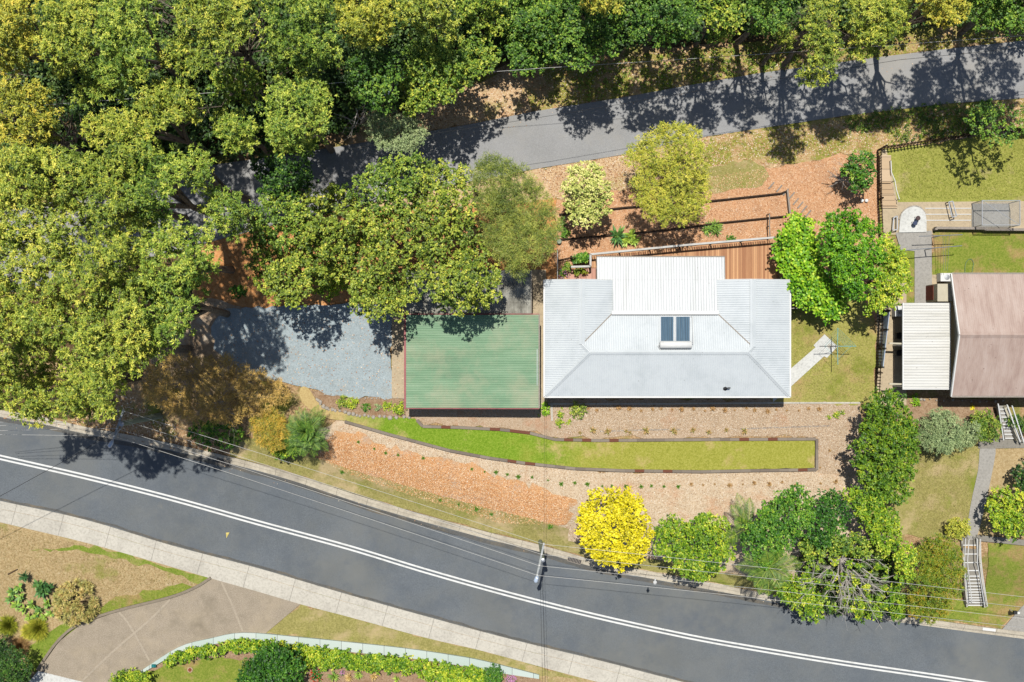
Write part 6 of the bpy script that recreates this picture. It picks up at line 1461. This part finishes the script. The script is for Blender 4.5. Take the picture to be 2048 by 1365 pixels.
# shrubs in the soil bed and house beds
for (u, v, r, mat, lab) in [(688, 802, 15, 'mid', 'leafy plant at the left end of the soil bed'), (706, 806, 13, 'hedge', 'yellowish plant second from the left in the soil bed'), (731, 812, 10, 'glossy', 'round green plant in the middle of the soil bed'), (757, 816, 9, 'greygreen', 'pale straggly plant left of the lime plants in the soil bed'), (777, 812, 11, 'hedge', 'upright lime plant in the soil bed'), (799, 816, 15, 'hedge', 'lime bush beside the garage corner'),
                            (1087, 820, 14, 'vine', 'bright broad leafed plant at the garage southeast corner'), (1155, 820, 17, 'mid', 'feathery green plant below the left end of the house'), (1122, 826, 9, 'hedge', 'upper small lime plant below the house corner'), (1120, 846, 8, 'hedge', 'lower small lime plant below the house corner'), (1137, 843, 5, 'hedge', 'tiny lime plant right of the lower small lime plant'), (1672, 828, 7, 'hedge', 'small yellow plant near the hedge end of the gravelly bed'), (1683, 826, 5, 'mid', 'tiny green plant near the hedge end of the gravelly bed'), (1658, 834, 5, 'mid', 'tiny green plant left of the small yellow plant'),
                            (1829, 800, 12, 'vine', 'low bright groundcover patch below the cream patio cover'), (1943, 815, 4, 'yellow', 'tiny yellow plant above the clipped shrub'),
                            (1130, 470, 12, 'glossy', 'small bush beside the round brown planter'), (1460, 478, 8, 'glossy', 'tiny bush between the deck and the lily clump')]:
    x, y, z = G(u, v); rm = r*.036; t = thing('garden_plant', (x, y, z), lab, 'plant'); lv = Leaves()
    fill_lobe(lv, (x, y, z+rm*.4), rm, ST['small'], 1.5 if r > 8 else 2.5, .6, .6); lv.build('foliage', L[mat], t, (x, y, z))
# rows of seedlings
ORD = ['first', 'second', 'third', 'fourth', 'fifth', 'sixth', 'seventh', 'eighth', 'ninth', 'tenth', 'eleventh', 'twelfth', 'thirteenth', 'fourteenth', 'fifteenth', 'sixteenth', 'seventeenth', 'eighteenth', 'nineteenth', 'twentieth', 'twenty-first', 'twenty-second', 'twenty-third', 'twenty-fourth', 'twenty-fifth', 'twenty-sixth', 'twenty-seventh', 'twenty-eighth', 'twenty-ninth', 'thirtieth']
def row(pts, mat, r, name, fmt, group, tb=.4, n=26, cat='seedling'):
    lv = Leaves(); rosette(lv, (0, 0, .03), r, n, (5, 80), .10, tb); rosette(lv, (.06, .04, .05), r*.7, n//2, (5, 80), .1, tb+.2)
    o0 = lv.build(name, L[mat])
    for i, (u, v) in enumerate(pts):
        o = o0 if i == 0 else o0.copy()
        if i: COL.objects.link(o)
        o.location = G(u+random.uniform(-3, 3), v+random.uniform(-2, 2), .1); o.rotation_euler.z = random.random()*6.3; s = random.uniform(.5, 1.35); o.scale = (s, s, s)
        tag(o, fmt.format(ORD[i]), cat, group)
row([(719, 886), (749, 898), (774, 904), (799, 909), (847, 918), (943, 936), (967, 942), (992, 944), (1017, 950), (1039, 954), (1066, 956), (1093, 962), (1124, 966), (1152, 967), (1177, 968), (1202, 971), (1226, 971), (1254, 972), (1281, 972), (1304, 972), (1330, 972), (1355, 971)], 'glossy', .19, 'seedling', '{} seedling from the left in the long row below the lower sleeper edging', 'green seedlings below the lower sleeper edging')
row([(1381, 970), (1406, 970), (1431, 970), (1459, 972), (1484, 968), (1510, 967), (1537, 967), (1563, 966), (1590, 968), (1641, 965), (1669, 964), (1642, 935), (1660, 900)], 'dry', .2, 'seedling', '{} brownish seedling from the left in the right half of the bark bank row', 'brownish seedlings on the right of the bark bank')
row([(883, 1000), (918, 1010), (953, 1018), (985, 1030), (683, 946), (1103, 1052)], 'glossy', .22, 'seedling', '{} stray seedling on the lower edge of the orange bark bank', 'stray seedlings on the orange bark bank')
row([(1176+i*21.0, 818+(i % 3)*1.5) for i in range(23)], 'dry', .22, 'dry_tussock', '{} dry tussock from the left in the row just below the house', 'dry tussocks below the house wall', .3, 34, 'tussock')
row([(1160, 865), (1186, 862), (1218, 864), (1250, 862), (1262, 866), (1290, 863), (1345, 862), (1352, 866), (1385, 861), (1420, 864), (1452, 860), (1488, 863)], 'dry', .34, 'weed', '{} weed from the left in the strip above the upper sleeper edging', 'weeds above the upper sleeper edging', .7, 22, 'weed')
# palms and cycad
def frond_plant(name, u, v, z, r, n, mat, label, leaflets=44, trunk=True, cat='palm', el=(5, 60), az0=None, lw=.017, droop=.5):
    x, y = P(u, v, T(*P(u, v, 0))+z); z0 = T(x, y); t = thing(name, (x, y, z0), label, cat)
    if trunk: m = MB((x, y, z0)); m.tube([(x, y, z0-.1), (x, y, z0+z)], [.13, .10], 10); m.build('trunk', M['barkdark'], t)
    for i in range(n):
        a = (i+random.uniform(-.25, .25))*2*math.pi/n if az0 is None else az0[i]; e = math.radians(random.uniform(*el)); ln = r*random.uniform(.85, 1.1)
        k = np.linspace(0, 1, leaflets); hx = ln*k*math.cos(e); hz = ln*k*math.sin(e)-droop*ln*k*k*.6
        C_ = np.stack([x+hx*math.cos(a), y+hx*math.sin(a), z0+z+hz], 1); ax = np.gradient(C_, axis=0); ax = unit(ax)
        sd_ = unit(np.cross(ax, np.array([0, 0, 1.0]))); lv = Leaves()
        wl = ln*.26*np.sin(np.pi*np.clip(k*.9+.08, 0, 1))+.03
        for s in (-1, 1):
            lv.add(C_[1:], (sd_*s*1.0+ax*.65+np.array([0, 0, -.15]))[1:], np.tile(np.array([0, 0, 1.0]), (leaflets-1, 1))+RNG.normal(size=(leaflets-1, 3))*.25, wl[1:], lw*2, .5+RNG.normal(0, .18, leaflets-1))
        lv.add(C_[:-1], ax[:-1], np.tile([0, 0, 1.0], (leaflets-1, 1)), ln/leaflets*1.4, .05, np.full(leaflets-1, .9))
        lv.build('frond', L[mat], t, (x, y, z0))
    return t
frond_plant('palm_tree', 1535, 1132, 5.0, 2.3, 16, 'palm', 'yellow-green palm with drooping fronds over the kerb right of the rounded lime tree')
frond_plant('palm_tree', 1498, 1052, 3.4, 2.4, 6, 'palm', 'thin palm whose long fronds reach up over the bark bank', az0=[1.9, 1.55, 2.3, 2.75, 3.6, 4.3])
frond_plant('cycad', 612, 866, 2.4, 1.95, 64, 'cycad', 'spiky dark green cycad above the orange bark bank', 40, True, 'cycad', (-5, 80), lw=.011)
frond_plant('cycad', 1968, 232, .9, 1.4, 30, 'cycad', 'shaded cycad on the grass beside the upper road', 36, True, 'cycad', (10, 70), lw=.011)
# scattered litter and grass as stuff
def scatter(name, poly, n, size, mat, dz, zmin=-.0, upright=False):
    pts = [G(u, v)[:2] for u, v in poly]; xs = [p[0] for p in pts]; ys = [p[1] for p in pts]
    X = RNG.uniform(min(xs), max(xs), n*2); Y = RNG.uniform(min(ys), max(ys), n*2); ok = in_poly(X, Y, pts); X = X[ok][:n]; Y = Y[ok][:n]; k = len(X)
    Z = np.array([T(a, b) for a, b in zip(X, Y)])+dz; C_ = np.stack([X, Y, Z], 1); az = RNG.uniform(0, 6.28, k)
    if upright: A = np.stack([np.cos(az), np.sin(az), np.full(k, .45)], 1); N = RNG.normal(size=(k, 3)); w = .16
    else: A = np.stack([np.cos(az), np.sin(az), RNG.normal(0, .12, k)], 1); N = np.array([0, 0, 1.0])+RNG.normal(size=(k, 3))*.25; w = .5
    lv = Leaves(); ln = size*RNG.uniform(.5, 1.4, k); lv.add(C_, A, N, ln, ln*w, RNG.random(k)); o = lv.build(name, mat); o['kind'] = 'stuff'
LL = attr_mat('fallen_leaves', [(0, (150, 96, 60)), (.4, (206, 158, 112)), (.75, (236, 206, 170)), (1, (250, 236, 214))], k=.60)
LM = attr_mat('bark_chips', [(0, (150, 96, 60)), (.35, (218, 162, 114)), (.75, (238, 196, 154)), (1, (250, 228, 202))], k=.60)
LB = attr_mat('bark_chips_pale', [(0, (130, 94, 64)), (.35, (206, 174, 138)), (.75, (230, 208, 178)), (1, (248, 240, 224))], k=.60)
LO = attr_mat('bark_chips_orange', [(0, (150, 92, 50)), (.3, (224, 156, 98)), (.75, (242, 196, 144)), (1, (252, 234, 206))], k=.60)
GR = attr_mat('grass_blades', [(0, (110, 124, 30)), (.4, (152, 164, 52)), (.75, (184, 180, 84)), (1, (214, 196, 122))], k=.60, transl=.2)
GRD = attr_mat('dry_grass_blades', [(0, (140, 130, 60)), (.4, (176, 160, 96)), (.75, (206, 182, 128)), (1, (226, 206, 160))], k=.60, transl=.2)
scatter('fallen_leaves', [(700, 250), (960, 165), (1040, 130), (1500, 90), (2060, 60), (2060, 90), (1500, 145), (1066, 226), (700, 292)], 16000, .10, LL, .07)
scatter('fallen_leaves', [(1073, 340), (1400, 276), (2060, 198), (2060, 262), (1760, 296), (1110, 400)], 16000, .10, LL, .08)
scatter('fallen_leaves', [(0, 835), (250, 780), (330, 840), (500, 900), (430, 915), (171, 862)], 3000, .14, LL, .05)
scatter('bark_chips', [(1112, 402), (1757, 302), (1757, 470), (1560, 470), (1200, 500), (1112, 530)], 26000, .075, LM, .09)
scatter('bark_chips', [(1104, 812), (1715, 810), (1715, 950), (1640, 930), (1632, 872), (1110, 872)], 16000, .065, LB, .10)
scatter('bark_chips', [(612, 890), (690, 850), (900, 906), (1200, 945), (1634, 942), (1700, 900), (1700, 1000), (1440, 1040), (1160, 1100), (980, 1048), (800, 985)], 40000, .07, LB, .09)
scatter('bark_chips', [(612, 905), (664, 875), (760, 892), (900, 926), (1060, 978), (1138, 996), (1130, 1050), (1000, 1046), (800, 983), (700, 948)], 24000, .075, LO, .125)
scatter('grass', [(650, 822), (830, 842), (1000, 862), (1110, 882), (1628, 882), (1628, 932), (1200, 936), (1050, 922), (900, 896), (780, 866)], 14000, .10, GR, .12, upright=True)
scatter('grass', [(1800, 305), (1980, 272), (2060, 270), (2060, 398), (1800, 398)], 9000, .11, GR, .07, upright=True)
scatter('grass', [(1585, 640), (1745, 660), (1745, 800), (1585, 800)], 7000, .10, GRD, .1, upright=True)
scatter('grass', [(1830, 910), (1950, 900), (1930, 1065), (1830, 1060)], 5000, .10, GRD, .08, upright=True)
scatter('grass', [(0, 1050), (190, 1095), (420, 1160), (240, 1220), (160, 1240), (0, 1240)], 12000, .11, GRD, .06, upright=True)
scatter('grass', along(KTOP, -58, -16, 480, 1120), 7000, .11, GRD, .12, upright=True)
scatter('fallen_leaves', [(440, 615), (784, 612), (812, 612), (812, 790), (640, 785), (440, 720)], 900, .10, LL, .17)
scatter('fallen_leaves', [(695, 293), (1380, 173), (2060, 84), (2060, 112), (1380, 192), (695, 320)], 700, .09, LL, .1)
scatter('fallen_leaves', [(0, 836), (461, 930), (1080, 1106), (1656, 1226), (1656, 1236), (1080, 1116), (461, 942), (0, 850)], 700, .08, LL, .045)
print('LEAVES', TOTAL[0])
